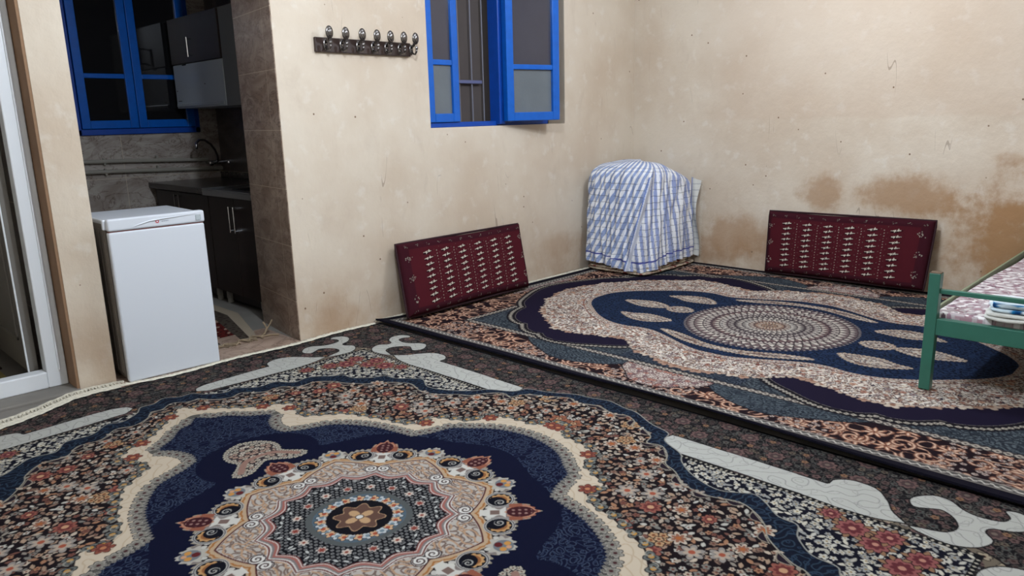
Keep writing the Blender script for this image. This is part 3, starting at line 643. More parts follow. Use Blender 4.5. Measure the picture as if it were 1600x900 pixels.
# ================================================================ windows
def pane_obj(parent, x0, x1, z0, z1, y, m):
    b = B(); box(b, x0, x1, y-.003, y+.003, z0, z1); return part('pane', b, m, parent)
w1 = thing('window_1', (-1.72, 0, WZ0), ANG, kind='structure')
b = B(); box(b, WX0, -1.16, .045, .105, WZ0, WZ0+.035, .004); box(b, WX0, WX0+.02, .045, .105, WZ0, WZ1, .003); box(b, WX1-.02, WX1, .18, .22, WZ0, WZ1, .003); box(b, WX0, WX1, .045, .105, WZ1-.05, WZ1, .004)
box(b, -1.760, -1.700, .0, .105, WZ0+.010, WZ1, .006); part('window_frame', b, m_blue_d, w1)
def sash(parent, x0, x1, z0, z1, y0, y1, st, muntin, mp):
    b = B(); box(b, x0, x0+st, y0, y1, z0, z1, .004); box(b, x1-st, x1, y0, y1, z0, z1, .004); box(b, x0+st, x1-st, y0, y1, z0, z0+st, .004); box(b, x0+st, x1-st, y0, y1, z1-st, z1, .004)
    box(b, x0+st, x1-st, y0+.004, y1-.004, muntin-.018, muntin+.018, .004); s = part('sash', b, m_blue, parent)
    ym = (y0+y1)/2; pane_obj(s, x0+st, x1-st, z0+st, muntin-.018, ym, mp[0]); pane_obj(s, x0+st, x1-st, muntin+.018, z1-st, ym, mp[1]); return s
sash(w1, WX0+.018, -2.135, WZ0+.036, WZ1-.05, .03, .075, .058, 1.672, (m_glassf, m_glassu))
# the right sash is hung on the post and stands ajar into the room
s2 = sash(w1, -1.728, -1.245, 1.268, WZ1-.06, -.062, -.006, .062, 1.655, (m_glassf, m_glassu))
piv = Vector((-1.728, -.006, 0)); a = math.radians(-13)
for ob in [s2]+list(s2.children):
    base = R0[w1.name]
    for v in ob.data.vertices:
        p = v.co+base-piv; v.co = Vector((p.x*math.cos(a)-p.y*math.sin(a), p.x*math.sin(a)+p.y*math.cos(a), p.z))+piv-base
b = B(); box(b, WX0, WX1, .17, .175, WZ0+.03, WZ1); part('insect_screen', b, m_screen, w1)
b = B()
for x in (-2.02, -1.893, -1.775, -1.45, -1.25, -1.08): tube(b, [(x, .150, WZ0+.03), (x, .150, WZ1)], .005, 8)
part('grille', b, m_bar, w1); b = B(); box(b, -2.135, -1.80, .135, .148, 1.542, 1.566, .003); part('grille_rail', b, mat('grille_rail_paint', (92, 96, 128), .5), w1)
b = B(); box(b, WX0, WX1, .176, .29, WZ0, WZ0+.03); box(b, WX0, WX1, .19, .20, WZ0, WZ1); part('black_backing', b, m_black, w1)  # black sheet across the opening, standing for the night outside

w2 = thing('window_2', (-3.44, 2.38, 1.24), kind='structure')
b = B(); box(b, -3.915, -2.96, 2.36, 2.42, 1.24, 1.285, .004); box(b, -3.915, -3.875, 2.36, 2.42, 1.24, 2.5, .004); box(b, -3.0, -2.96, 2.36, 2.42, 1.24, 2.5, .004); box(b, -3.915, -2.96, 2.36, 2.42, 2.46, 2.5, .004); part('window_frame', b, m_blue_d, w2)
sash(w2, -3.872, -3.455, 1.288, 2.455, 2.345, 2.385, .062, 1.685, (m_glassd, m_glassd)); sash(w2, -3.450, -3.004, 1.288, 2.455, 2.345, 2.385, .062, 1.685, (m_glassd, m_glassd))
b = B(); box(b, -3.915, -2.96, 2.43, 2.44, 1.24, 2.5); part('black_backing', b, m_black, w2)  # black sheet behind the kitchen panes, again for the night outside

# ================================================================ carpets
m_carpet = attr_mat('woven_wool', .96, .06, .0, (900, .5))
def axis_pts(lo, hi, fine_lo, fine_hi, fine, coarse):
    P = [lo]
    while P[-1] < hi-1e-6: P.append(min(hi, P[-1]+(fine if fine_lo <= P[-1] < fine_hi else coarse)))
    return np.array(P)
def chroma(c, k=.86):
    g = c.mean(-1, keepdims=True); return g+(c-g)*k
def carpet(name, cv, cx, cy, hw, hl, us, vs, zf, warp, tone=.94, **k):
    U, V = np.meshgrid(us, vs); nx, ny = len(us), len(vs)
    # each knot takes the mean of the drawing under it
    im = cv.im; j = np.clip((np.abs(U)*1.5/hw/cv.px).astype(int), 1, cv.nx-2); i = np.clip((np.abs(V)*2.0/hl/cv.px).astype(int), 1, cv.ny-2)
    c = chroma(.36*im[i, j]+.16*(im[i-1, j]+im[i+1, j]+im[i, j-1]+im[i, j+1]))*tone
    X, Y = cx+U, cy+V; dx, dy = warp(U, V); Z = zf(U, V); P = np.stack([X+dx, Y+dy, Z], -1).reshape(-1, 3); F = quads(ny, nx); C = c.reshape(-1, 3)
    rim = np.concatenate([np.arange(nx), np.arange(1, ny)*nx+nx-1, (ny-1)*nx+np.arange(nx-2, -1, -1), np.arange(ny-2, 0, -1)*nx])
    Q = P[rim].copy(); Q[:, 2] = np.maximum(.001, Q[:, 2]-.010); n0 = len(P); n = len(rim); a = np.arange(n); b_ = (a+1) % n
    F = np.concatenate([F, np.stack([rim[a], n0+a, n0+b_, rim[b_]], 1)]); P = np.concatenate([P, Q]); C = np.concatenate([C, np.tile([[.08, .075, .11]], (n, 1))])
    o = grid_obj(name, P, F, m_carpet, C, loc=(cx, cy, 0), **k); return o
def fringe(parent, x0, x1, yf, zf, L, seed):
    g = random.Random(seed); b = B(); x = x0
    while x < x1:
        y, z = yf(x), zf(x); l = L*g.uniform(.7, 1.15); d = g.uniform(-.012, .012); e = g.uniform(-.01, .01)
        tube(b, [(x, y-.004, z), (x+d*.5, y+l*.35, z+.002+g.uniform(0, .004)), (x+d, y+l*.7, max(.005, z-.002)+g.uniform(0, .006)), (x+d+e, y+l, .006+g.uniform(0, .006))], [.0028, .0035, .003, .0018], 4); x += g.uniform(.006, .011)
    y0 = [(x0+(x1-x0)*i/160) for i in range(161)]
    tube(b, [(q, yf(q)+.006, zf(q)+.002) for q in y0], .005, 5)
    return part('fringe', b, m_fringe, parent, kind='stuff')
c1 = design_medallion_carpet(); c2 = design_wavy_carpet()
HL = 1.965
def warp1(U, V):
    t = np.clip((V-1.45)/.5, 0, 1)**2; s = np.exp(-((U-(-.20))/.25)**2)*.04-np.clip((-.30-U)/.5, 0, 1)*.16-.012*np.sin(U*9)
    return 0*U, t*s
us = axis_pts(-1.49, 1.50, -1.0, 1.5, .003, .014); vs = axis_pts(-HL, HL, -1.72, HL, .003, .014)
z1 = lambda U, V: .010+.0015*np.sin(U*7+1)*np.sin(V*5)
rug1 = carpet('medallion_carpet', c1, -4.516, -2.107, 1.5, 1.98, us, vs, z1, warp1, tone=.87, label='large navy carpet with a round flowered medallion, lying in front of the fridge', cat='carpet')
def yf1(x):
    U = np.array([x+4.516]); return float(-2.107+HL+warp1(U, np.array([HL]))[1][0])
fringe(rug1, -5.7, -4.6, yf1, lambda x: .011, .045, 1); fringe(rug1, -4.6, -3.05, yf1, lambda x: .011, .036, 3)
fb = B(); g = random.Random(12)
def strip(bm, x0, x1, n, ds):
    bv = [[bm.verts.new((x, yf1(x)+d+(.003*math.sin(x*61)+.002*math.sin(x*143)), .012+h_)) for d, h_ in ds] for x in [x0+(x1-x0)*i/n for i in range(n+1)]]
    for p_, q_ in zip(bv, bv[1:]):
        for k in range(len(ds)-1): bm.faces.new((p_[k], q_[k], q_[k+1], p_[k+1]))
strip(fb, -5.7, -3.1, 260, ((-.016, .001), (-.004, .006), (.008, .005), (.014, .001)))
part('selvedge', fb, m_fringe, rug1)
fb = B(); strip(fb, -5.7, -4.56, 160, ((.048, -.004), (.052, .006), (.066, .006), (.070, -.004))); strip(fb, -5.7, -4.60, 160, ((-.040, .001), (-.030, .004), (-.018, .005), (-.010, .004)))
x = -5.7
while x < -4.57: y = yf1(x); tube(fb, [(x, y+.004, .014), (x+g.uniform(-.003, .003), y+.056, .014)], .0045, 5); x += g.uniform(.013, .019)
part('knotted_fringe', fb, m_fringe, rug1)
us = axis_pts(-1.5, 1.5, -1.5, 1.5, .0045, .01); vs = axis_pts(-1.98, 1.98, -1.5, 1.98, .0045, .012)
def z2(U, V):
    e = np.clip((U+1.5)/.10, 0, 1); wv = .5+.5*np.sin(V*2.6+2.6); lift = (1-e)**2*(.010+.022*wv*np.clip((1.3-V)/1.2, 0, 1)); return .014+.011*np.exp(-((U+1.5)/.16)**2)+lift+.001*np.sin(U*5)*np.sin(V*6)
rug2 = carpet('scrolled_carpet', c2, -1.53, -2.10, 1.5, 1.98, us, vs, z2, lambda U, V: (.012*np.sin(V*1.5)*(U < -1.3)*np.clip((-1.3-U)/.2, 0, 1), 0*U), label='large blue carpet with a rayed roundel and orange scroll border, under the bed', cat='carpet')
fringe(rug2, -3.02, -.04, lambda x: -2.10+1.98+.0, lambda x: .016, .030, 2)

# ================================================================ fridge
fr = thing('mini_fridge', (-4.32, .14, 0), 0., label='small white single-door fridge standing in the kitchen passage', cat='fridge')
fa = Matrix.Rotation(-.035, 4, 'Z')
def turn(bm, c=Vector((-4.55, -.08, 0))):
    bmesh.ops.transform(bm, matrix=Matrix.Translation(c+Vector((.004, -.024, 0))) @ fa @ Matrix.Translation(-c), verts=bm.verts); return bm
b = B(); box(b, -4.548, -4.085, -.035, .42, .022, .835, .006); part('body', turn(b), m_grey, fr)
b = B(); box(b, -4.552, -4.081, -.045, .43, .822, .848, .008); part('top_panel', turn(b), m_white, fr)
b = B(); box(b, -4.552, -4.080, -.085, -.045, .014, .790, .010, seg=3); dr = part('door', turn(b), m_white, fr)
b = B(); box(b, -4.552, -4.076, -.088, -.040, .794, .856, .010, seg=3); tube(b, [(-4.44, -.0885, .806), (-4.40, -.090, .818), (-4.36, -.091, .828), (-4.30, -.091, .833), (-4.20, -.090, .838), (-4.12, -.0885, .842)], [.001, .003, .003, .003, .002, .001], 6); gp = part('handle_strip', turn(b), m_white, dr)
b = B(); box(b, -4.548, -4.084, -.080, -.05, .788, .795); part('groove', turn(b), mat('brown_groove', (110, 66, 60), .6), dr)
b = B(); cyl(b, (-4.318, -.0875, .822), (-4.318, -.0895, .822), .0085, 20); bd = part('badge', turn(b), mat('badge_red', (190, 60, 70), .4), gp)
b = B()
for i, (x, wd) in enumerate(((-4.296, .004), (-4.291, .003), (-4.286, .004), (-4.281, .002), (-4.277, .004), (-4.272, .003), (-4.267, .004))): box(b, x, x+wd, -.0895, -.0875, .8195, .8230)
part('brand_lettering', turn(b), mat('letter_grey', (150, 156, 166), .5), gp)
b = B(); cyl(b, (-4.318, -.0895, .822), (-4.318, -.0900, .822), .004, 14); part('badge_mark', turn(b), m_white, gp)
b = B(); box(b, -4.556, -4.548, -.04, .41, .05, .80, .002); 
for y in (-.02, .05, .12): box(b, -4.560, -4.556, y, y+.012, .06, .79, .001)
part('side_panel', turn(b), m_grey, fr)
b = B(); box(b, -4.565, -4.545, -.055, -.030, .80, .852, .006); part('hinge_cover', turn(b), m_white, fr)
b = B(); box(b, -4.125, -4.098, -.0905, -.0875, .806, .836, .004); part('lock_plate', turn(b), mat('lock_grey', (176, 184, 188), .4), gp)
for x in (-4.52, -4.11):
    for y in (-.02, .38): b = B(); cyl(b, (x, y, .012), (x, y, .026), .016, 12); part('foot', turn(b), m_black, fr)

# ================================================================ kitchen
def handle(parent, x, y, z0, z1, out=.028, r=.006):
    b = B(); tube(b, [(x-out, y, z0), (x-out, y, z1)], r, 8)
    for z in (z0+.012, z1-.012): tube(b, [(x, y, z), (x-out, y, z)], r*.8, 8)
    return part('handle', b, m_chrome, parent)
def base_cab(y0, y1, ydiv, label, hy, hz, x=-3.41):
    t = thing('base_cabinet', ((x-2.82)/2, (y0+y1)/2, 0), label=label, cat='cabinet', group='dark base cabinets in the kitchen')
    b = B(); box(b, x+.02, -2.82, y0, y1, .09, .80); box(b, x+.06, -2.84, y0+.01, y1-.01, .02, .09); part('carcass', b, m_wood, t)
    for (a, c), h in zip(((y0, ydiv), (ydiv, y1)), hy):
        b = B(); box(b, x, x+.02, a+.003, c-.003, .10, .795, .002); d = part('door', b, m_wood, t); handle(d, x, h, *hz)
    for y in (y0+.08, y1-.08): b = B(); cyl(b, (x+.05, y, 0), (x+.05, y, .03), .022, 12); box(b, x+.03, x+.07, y-.02, y+.02, .03, .088, .003); part('foot', b, mat('white_plastic', (170, 166, 158), .5) if 'white_plastic' not in bpy.data.materials else bpy.data.materials['white_plastic'], t)
base_cab(1.335, 2.30, 1.84, 'dark brown kitchen base cabinet against the back wall, under the granite top', (1.875, 1.80), (.60, .78)); base_cab(.64, 1.33, .93, 'dark brown kitchen base cabinet nearest the passage, under the steel sink', (.965, .895), (.56, .74))
t = thing('countertop', (-3.13, 1.85, .80), label='dark granite countertop in the kitchen beside the back wall', cat='countertop')
b = B(); box(b, -3.435, -2.802, 1.336, 2.378, .805, .85, .005); part('slab', b, m_granite, t); b = B(); box(b, -2.82, -2.802, 1.336, 2.378, .85, .90, .003); part('upstand', b, m_granite, t)
t = thing('sink_unit', (-3.13, .98, .80), label='stainless steel sink top at the near end of the kitchen counter', cat='sink')
b = B(); box(b, -3.45, -2.802, .60, 1.334, .802, .842, .006); part('drainer', b, m_steel, t)
b = B(); box(b, -3.45, -3.43, .60, 1.334, .842, .852, .003); box(b, -3.43, -2.81, .60, .62, .842, .852, .003); box(b, -3.43, -2.81, 1.314, 1.334, .842, .852, .003); part('rim', b, m_steel, t)
b = B(); box(b, -3.32, -2.95, .75, 1.12, .843, .846); part('bowl', b, m_black, t)
# upper cabinet and the pale unit under it
t = thing('wall_cabinet', (-3.0, 1.83, 1.77), label='dark wall cabinet with one chrome handle, above the pale hood', cat='cabinet')
b = B(); box(b, -3.14, -2.802, 1.40, 2.30, 1.772, 2.12); part('carcass', b, mat('cabinet_side', (120, 116, 110), .5), t)
b = B(); box(b, -3.162, -3.142, 1.42, 2.298, 1.774, 2.118, .002); d = part('door', b, mat('grey_brown_door', (56, 46, 44), .45, spec=.35), t); handle(d, -3.162, 1.885, 1.81, 1.955, .035, .007)
b = B(); box(b, -3.162, -2.81, 1.12, 1.39, 1.43, 2.12, .004); tag(part('tall_side_panel', b, mat('pale_panel', (120, 122, 120), .45), loc=(-3., 1.25, 1.43)), 'narrow pale grey upper panel between the wall cabinet and the tiled jamb', 'panel')
t = thing('range_hood', (-3.0, 1.83, 1.43), label='pale grey box-shaped hood hanging under the dark wall cabinet', cat='hood')
b = B(); box(b, -3.160, -2.802, 1.40, 2.285, 1.432, 1.768, .006); part('casing', b, mat('hood_white', (186, 194, 200), .35), t)
b = B(); box(b, -3.168, -3.158, 1.42, 2.27, 1.445, 1.470, .003); part('lip', b, mat('hood_lip', (176, 184, 190), .3), t)
b = B(); box(b, -3.163, -3.159, 2.18, 2.24, 1.487, 1.492); part('vent_slot', b, m_black, t)
for q in ((2.242, 2.250, 1.565, 1.573), (1.72, 1.728, 1.60, 1.608), (2.03, 2.10, 1.758, 1.767)): b = B(); box(b, -3.163, -3.159, *q); part('button', b, m_black, t)
# supply pipes and mixer tap
for z0, z1_, nm in ((1.045, .985, 'upper'), (.965, .895, 'lower')):
    b = B(); tube(b, [(-4.50, 2.352, z0+.01), (-3.6, 2.352, z0-.01), (-2.93+(.12 if nm == 'lower' else 0), 2.352, z0-.035)], .016, 10)
    for x in (-3.75, -3.35): box(b, x-.008, x+.008, 2.345, 2.38, z0-.035, z0+.018, .002)
    tag(part('water_pipe', b, m_pipe, loc=(-3.7, 2.352, z0)), '%s of the two grey pipes along the kitchen back wall' % nm, 'pipe', 'pipes on the kitchen wall')
t = thing('mixer_tap', (-2.86, 2.30, .97), label='chrome swan-neck mixer tap on the kitchen back wall over the counter', cat='tap')
b = B(); tube(b, [(-2.93, 2.31, .985), (-2.80, 2.31, .985)], .018, 12); tube(b, [(-2.93, 2.378, .985), (-2.93, 2.31, .985)], .012, 10); tube(b, [(-2.82, 2.378, .985), (-2.82, 2.31, .985)], .012, 10); part('body', b, m_chrome, t)
b = B(); tube(b, [(-2.87, 2.29, .99), (-2.875, 2.28, 1.04), (-2.90, 2.26, 1.09), (-2.95, 2.22, 1.14), (-3.02, 2.17, 1.175), (-3.08, 2.13, 1.178), (-3.12, 2.10, 1.155), (-3.13, 2.09, 1.11)], [.012]+[.010]*6+[.011], 10); part('spout', b, m_chrome, t, smooth=True)
for x in (-2.95, -2.79): b = B(); tube(b, [(x, 2.31, .985), (x, 2.25, .98)], .010, 8); ball(b, (x, 2.24, .98), .02, .012, .02); part('tap_handle', b, m_chrome, t)
# kitchen rug
kr = thing('kitchen_rug', (-4.0, .9, 0), label='small red flowered rug with a pale border on the kitchen floor', cat='rug')
kx, ky = -4.05, .17; W_, L_ = .545, 1.6; nx, ny = 110, 300; U, V = np.meshgrid(np.linspace(0, 1, nx), np.linspace(0, 1, ny))
ex = (1-U)*W_; ey = np.minimum(V*L_, (1-V)*L_); e = np.minimum(ex, ey+.05); kc = np.zeros((ny, nx, 3)); kc[:] = (.34, .12, .11)
N = waves(U*W_, V*L_, .09, 7); kc[N > .6] = (.60, .50, .44); kc[N < -.8] = (.12, .08, .09); kc[np.abs(N-.2) < .12] = (.14, .09, .09); kc[e < .17] = (.30, .27, .24); kc[(e < .17) & (waves(U*W_, V*L_, .05, 8) > .5)] = (.22, .18, .16); kc[e < .075] = (.62, .57, .50)
P = np.stack([kx+U*W_-.20*np.clip((.84-ky-V*L_)/.68, 0, 1)*U, ky+V*L_, np.full_like(U, .012)+.002*np.sin(U*9)], -1).reshape(-1, 3); grid_obj('pile', P, quads(ny, nx), m_carpet, kc.reshape(-1, 3), parent=kr)
b = B(); g = random.Random(4); x = kx
while x < kx+W_-.2:
    d = g.uniform(-.03, .03); tube(b, [(x, ky+.003, .012), (x+d*.3, ky-.03, .019), (x+d, ky-.06-g.uniform(0, .03), .017)], [.004, .005, .003], 5); x += g.uniform(.012, .03)
P = [(kx-.03+i*.025, ky-.03-.035*math.sin(i*1.7)+.02*math.sin(i*.6), .018+.004*(i % 2)) for i in range(16)]; tube(b, P, .006, 6)
tube(b, [(-3.70, .14, .018), (-3.655, .17, .025), (-3.625, .20, .05), (-3.635, .22, .085)], .006, 6); tube(b, [(-3.64, .185, .035), (-3.615, .18, .07), (-3.600, .17, .10)], .005, 6); tube(b, [(-3.70, .14, .018), (-3.64, .13, .02), (-3.60, .10, .018)], .006, 6)
part('fringe', b, mat('rug_fringe_tan', (150, 132, 108), .9), kr, kind='stuff')

# ================================================================ coat hooks
hk = thing('coat_rack', (-2.95, 0, 1.73), ANG, label='brown wooden board with seven dark metal double hooks on the wall', cat='coat rack')
b = B(); box(b, -3.31, -2.60, -.020, -.001, 1.692, 1.775, .004); part('board', b, m_plank, hk)
proto = None
for i, x in enumerate((-3.245, -3.132, -3.013, -2.903, -2.800, -2.694, -2.600)):
    z = 1.0*(1.733+(.004 if i < 2 else 0))
    if proto is None:
        b = B(); ball(b, (x, -.024, z-.004), .016, .006, .035); tube(b, [(x, -.024, z+.01), (x, -.050, z+.020), (x, -.062, z+.036), (x, -.068, z+.050)], [.009, .009, .009, .012], 8); 
        h = part('hook', b, m_hook, hk, smooth=True)
        b = B(); ball(b, (x, -.072, z+.062), .026, .010, .037, n=20); ball(b, (x, -.081, z+.060), .014, .006, .024, n=16); k1 = part('knob', b, m_hook, h, smooth=True)
        b = B(); tube(b, [(x, -.026, z-.010), (x, -.045, z-.030), (x, -.062, z-.034), (x, -.074, z-.020), (x, -.078, z-.004)], [.007, .006, .006, .006, .007], 8); ball(b, (x, -.079, z+.004), .011, .006, .013); k2 = part('lower_prong', b, m_hook, h, smooth=True)
        proto = (h, k1, k2, x)
    else:
        h = proto[0].copy(); h.parent = hk; h.location = (x-proto[3], 0, 0); COL.objects.link(h)
        for q in proto[1:3]: c = q.copy(); c.parent = h; COL.objects.link(c)

# ================================================================ backrest cushions
m_kilim = attr_mat('turkmen_kilim', .95, .05, .0, (500, .4))
def kilim(nx, ny, W, H, lm, rm, cols=6, rows=9):
    """maroon ground, rows of little white birds, dotted lines between, speckles in the margins"""
    px = W/(nx-1); X, Y = np.meshgrid(np.linspace(0, W, nx), np.linspace(0, H, ny)); c = np.zeros((ny, nx, 3)); c[:] = np.array((72, 25, 32))/255.
    brd = (X < lm*.62) | (X > W-rm*.62) | (Y < .045) | (Y > H-.05); c[brd] = np.array((56, 22, 30))/255.
    c *= (1+.10*np.sin(X*900)*np.sin(Y*700))[..., None]
    x0, x1 = lm+.03, W-rm-.03; cw = (x1-x0)/cols; y0, y1 = .065, H-.085; rh = (y1-y0)/(rows-1); wht = np.array((190, 182, 168))/255.
    for i in range(cols):
        cx = x0+cw*(i+.5)
        for j in range(rows):
            cy = y0+rh*j; dx, dy = X-cx, Y-cy; a = dx/.040
            m = (np.abs(dy-.003*a) < .0060*(1-np.abs(a))) & (np.abs(a) < 1); m |= (np.abs(dx-.012) < .0055-.5*np.abs(dy-.005)) & (np.abs(dy-.005) < .009); m |= (np.abs(dx+.012) < .0055-.5*np.abs(dy+.004)) & (np.abs(dy+.004) < .008)
            c[(np.abs(dy+.004-.006*a) < .011*(1-np.abs(a)*.8)) & (np.abs(a) < 1.0)] = np.array((34, 14, 20))/255.; c[m] = wht; c[(np.hypot(dx, dy) < .0045)] = np.array((34, 14, 20))/255.
    g = random.Random(9)
    def dot(x, y, r, k=.85): c[np.hypot(X-x, Y-y) < r] = wht*k
    for i in range(cols-1):
        cx = x0+cw*(i+1)
        for j in range(rows*2): dot(cx+g.uniform(-.002, .002), y0-.02+rh*.5*j, .0034 if j % 2 else .0026, .85)
        for j in range(rows): dot(cx-.022, y0+rh*(j+.2), .0024, .6); dot(cx+.022, y0+rh*(j+.6), .0024, .6)
    for (mx, n) in ((lm*.55, 3), (W-rm*.55, 3)):
        for j in range(n):
            cy = H*(.2+.29*j)
            for k in range(13): t = g.uniform(0, 6.28); r = g.uniform(.006, .028); dot(mx+r*math.cos(t), cy+r*math.sin(t), .003, .8)
    for j in range(12):
        for y in (.020, H-.030):
            cx = .05+j*(W-.1)/11
            for k in range(5): dot(cx+g.uniform(-.014, .014), y+g.uniform(-.008, .008), .0026, .6)
    return c
def cushion(name, BL, BR, TL, TR, th, lm, rm, seed, label):
    BL, BR, TL, TR = [np.array(v, float) for v in (BL, BR, TL, TR)]; W = np.linalg.norm(BR-BL); H = np.linalg.norm(TL-BL); nx, ny = int(W/.0032), int(H/.0032)
    U, V = np.meshgrid(np.linspace(0, 1, nx), np.linspace(0, 1, ny)); n = np.cross(BR-BL, TL-BL); n /= np.linalg.norm(n)   # faces the room
    S = ((1-U)*(1-V))[..., None]*BL+(U*(1-V))[..., None]*BR+((1-U)*V)[..., None]*TL+(U*V)[..., None]*TR
    e = np.minimum(np.minimum(U, 1-U)*W, np.minimum(V, 1-V)*H); t = th*.5*np.sqrt(np.clip(1-(1-np.clip(e/.035, 0, 1))**2, 0, 1))+.008*np.sin(np.clip(U, 0, 1)*3.1416)*np.sin(V*3.1416)
    wob = .003*np.sin(U*14+seed)*np.sin(V*5+seed)
    # edges bow a little and the corners stay full
    up_ = (TL-BL)/H; S = S+((.008*np.sin(U*3.1416*2.+seed)*(V-.5)*2)*(np.abs(V-.5) > .3))[..., None]*up_*.6
    F = S+(t+wob*(t > .01))[..., None]*n; K = S-t[..., None]*n*.9
    col = kilim(nx, ny, W, H, lm, rm); P = np.concatenate([F.reshape(-1, 3), K.reshape(-1, 3)]); Q = np.concatenate([quads(ny, nx), quads(ny, nx, True, nx*ny)])
    bk = np.zeros_like(col); bk[:] = np.array((58, 20, 28))/255.
    base = (BL+BR)/2; tt = thing(name, tuple(base), label=label, cat='cushion', group='maroon backrest cushions')
    grid_obj('cover', P, Q, m_kilim, np.concatenate([col.reshape(-1, 3), bk.reshape(-1, 3)]), parent=tt)
    b = B(); pts = [S[0, 0], S[0, -1], S[-1, -1], S[-1, 0], S[0, 0]]; ring = []
    for p, q in zip(pts, pts[1:]): ring += [p+(q-p)*k/12 for k in range(12)]
    cen = S.mean((0, 1)); ring = [tuple(np.array(p)+(np.array(p)-cen)*.004) for p in ring]; tube(b, ring+[ring[0]], .008, 8); part('piping', b, mat('dark_maroon_piping', (44, 20, 26), .9), tt, smooth=True)
    return tt
cushion('backrest_cushion', (-2.890, -.285, .045), (-1.735, -.265, .045), (-2.838, -.125, .492), (-1.650, -.095, .490), .075, .115, .055, 1., 'maroon patterned backrest cushion leaning on the window wall, beneath the window')
cushion('backrest_cushion', (-.135, -1.395, .040), (-.165, -2.560, .055), (-.060, -1.372, .510), (-.065, -2.575, .520), .075, .055, .115, 2.3, 'maroon patterned backrest cushion leaning on the stained right wall, beside the bed')

# ================================================================ bedding pile under a checked cloth
m_check = attr_mat('checked_cotton', .85, .15, .0, (260, .15))
bedc = np.array((-.440, -.385)); HA, HB = .405, .325
def sq(a, n=5.): return (abs(math.cos(a))**n+abs(math.sin(a))**n)**(-1/n)
NA, NT = 560, 240
A_ = np.linspace(0, 2*math.pi, NA); Rr = np.array([sq(a) for a in A_]); px_, py_ = HA*Rr*np.cos(A_), HB*Rr*np.sin(A_)
seg = np.hypot(np.diff(px_), np.diff(py_)); S_ = np.concatenate([[0], np.cumsum(seg)])
a2, T = np.meshgrid(A_, np.linspace(0, 1, NT)); s2_ = np.tile(S_, (NT, 1)); rx = np.tile(px_, (NT, 1)); ry = np.tile(py_, (NT, 1))
front = math.atan2(-1, -.9)+2*math.pi      # towards the camera
side = np.clip(T/.70, 0, 1); cap = np.clip((T-.70)/.30, 0, 1)
low = .12*np.clip((rx/HA)*.75+.0, 0, 1)*np.clip(.6-(ry/HB), 0, 1)
top = .905-low-.05*np.clip(rx/HA, -1, 1)*.4
hem = .085+.012*np.sin(a2*3+.5)+.02*np.clip(rx/HA, 0, 1)-.035*np.exp(-((a2-front)/.5)**2)
zz = hem+(top-.13-hem)*side+.13*np.sin(cap*math.pi/2)+0*T
sc = (1.045-.085*side**1.5)*np.cos(cap*math.pi/2)**.55; sc = np.where(cap >= 1, 0, sc)
fold = np.zeros_like(T)
for k, (fa_, wd, amp, drift) in enumerate(((front-.55, .05, .013, -.35), (front-.32, .04, -.012, -.5), (front-.05, .045, .020, -.62), (front+.16, .05, -.015, -.25), (front+.42, .04, .010, .05), (front+.7, .05, -.008, .1), (front-.85, .05, .010, -.2), (front+.28, .03, .009, -.1), (front+1.0, .06, .008, 0))):
    fold += amp*np.exp(-((a2-(fa_+drift*(.55-T)))/wd)**2)*(1-.5*np.abs(T-.35))*(T < .98)
fold += .004*np.sin(a2*23+4*np.sin(T*6))*(1-cap)+.003*np.sin(a2*41+T*9)*(1-cap)
rr_ = np.hypot(rx, ry)+1e-6; fold = fold*2.1+.010*np.sin((a2-front)*9+2.2*(.5-T))*(1-cap)*np.clip(1-T, 0, 1); XX = bedc[0]+rx*sc*(1+fold/rr_); YY = bedc[1]+ry*sc*(1+fold/rr_); zz = zz+.008*np.sin(XX*21)*np.sin(YY*17)*cap
XX = np.minimum(XX, -.012); YY = np.minimum(YY, -.045)
seam = front-.02-.62*(.55-T); left = a2 < seam       # one sheet edge is thrown over the other
hgt = zz; s_l = s2_-.40*(T-.3)-.06*T*T; s_r = s2_+.05*np.sin(T*3)
tt_ = np.where(T > .70, .82+(T-.70)*1.1, zz)
per = .052; q = np.where(left, s_l, s_r); st = (q/per) % 1; cc = np.zeros(q.shape+(3,)); cc[:] = np.array((224, 225, 228))/255.
blue = np.array((144, 156, 194))/255.; blue2 = np.array((146, 156, 192))/255.
m_ = st < .5; cc[m_] = blue; cc[m_ & left] = np.array((136, 154, 192))/255.; cc[(np.abs(st-.25) < .05)] = blue2
hl = (tt_/.052) % 1; ln_ = np.abs(hl-.5) < .032; cc[ln_] = cc[ln_]*.55+np.array((.14, .16, .22))*.3
dk = (np.abs(st-.5) < .03); cc[dk] *= .86
bd = np.abs((zz-hem)-.075) < .0055; cc[bd & (T < .6)] = np.array((74, 80, 150))/255.
sm = np.abs(a2-seam) < .035; cc[sm & (T < .72)] = np.array((206, 212, 226))/255.; sm2 = np.abs(a2-seam+.05) < .012; cc[sm2 & (T < .72)] = np.array((116, 136, 190))/255.
pile = thing('bedding_pile', (bedc[0], bedc[1], .02), label='pile of bedding draped in a blue and white checked cloth in the room corner', cat='bedding')
P = np.stack([XX, YY, zz], -1).reshape(-1, 3); grid_obj('checked_cloth', P, quads(NT, NA), m_check, cc.reshape(-1, 3), parent=pile)
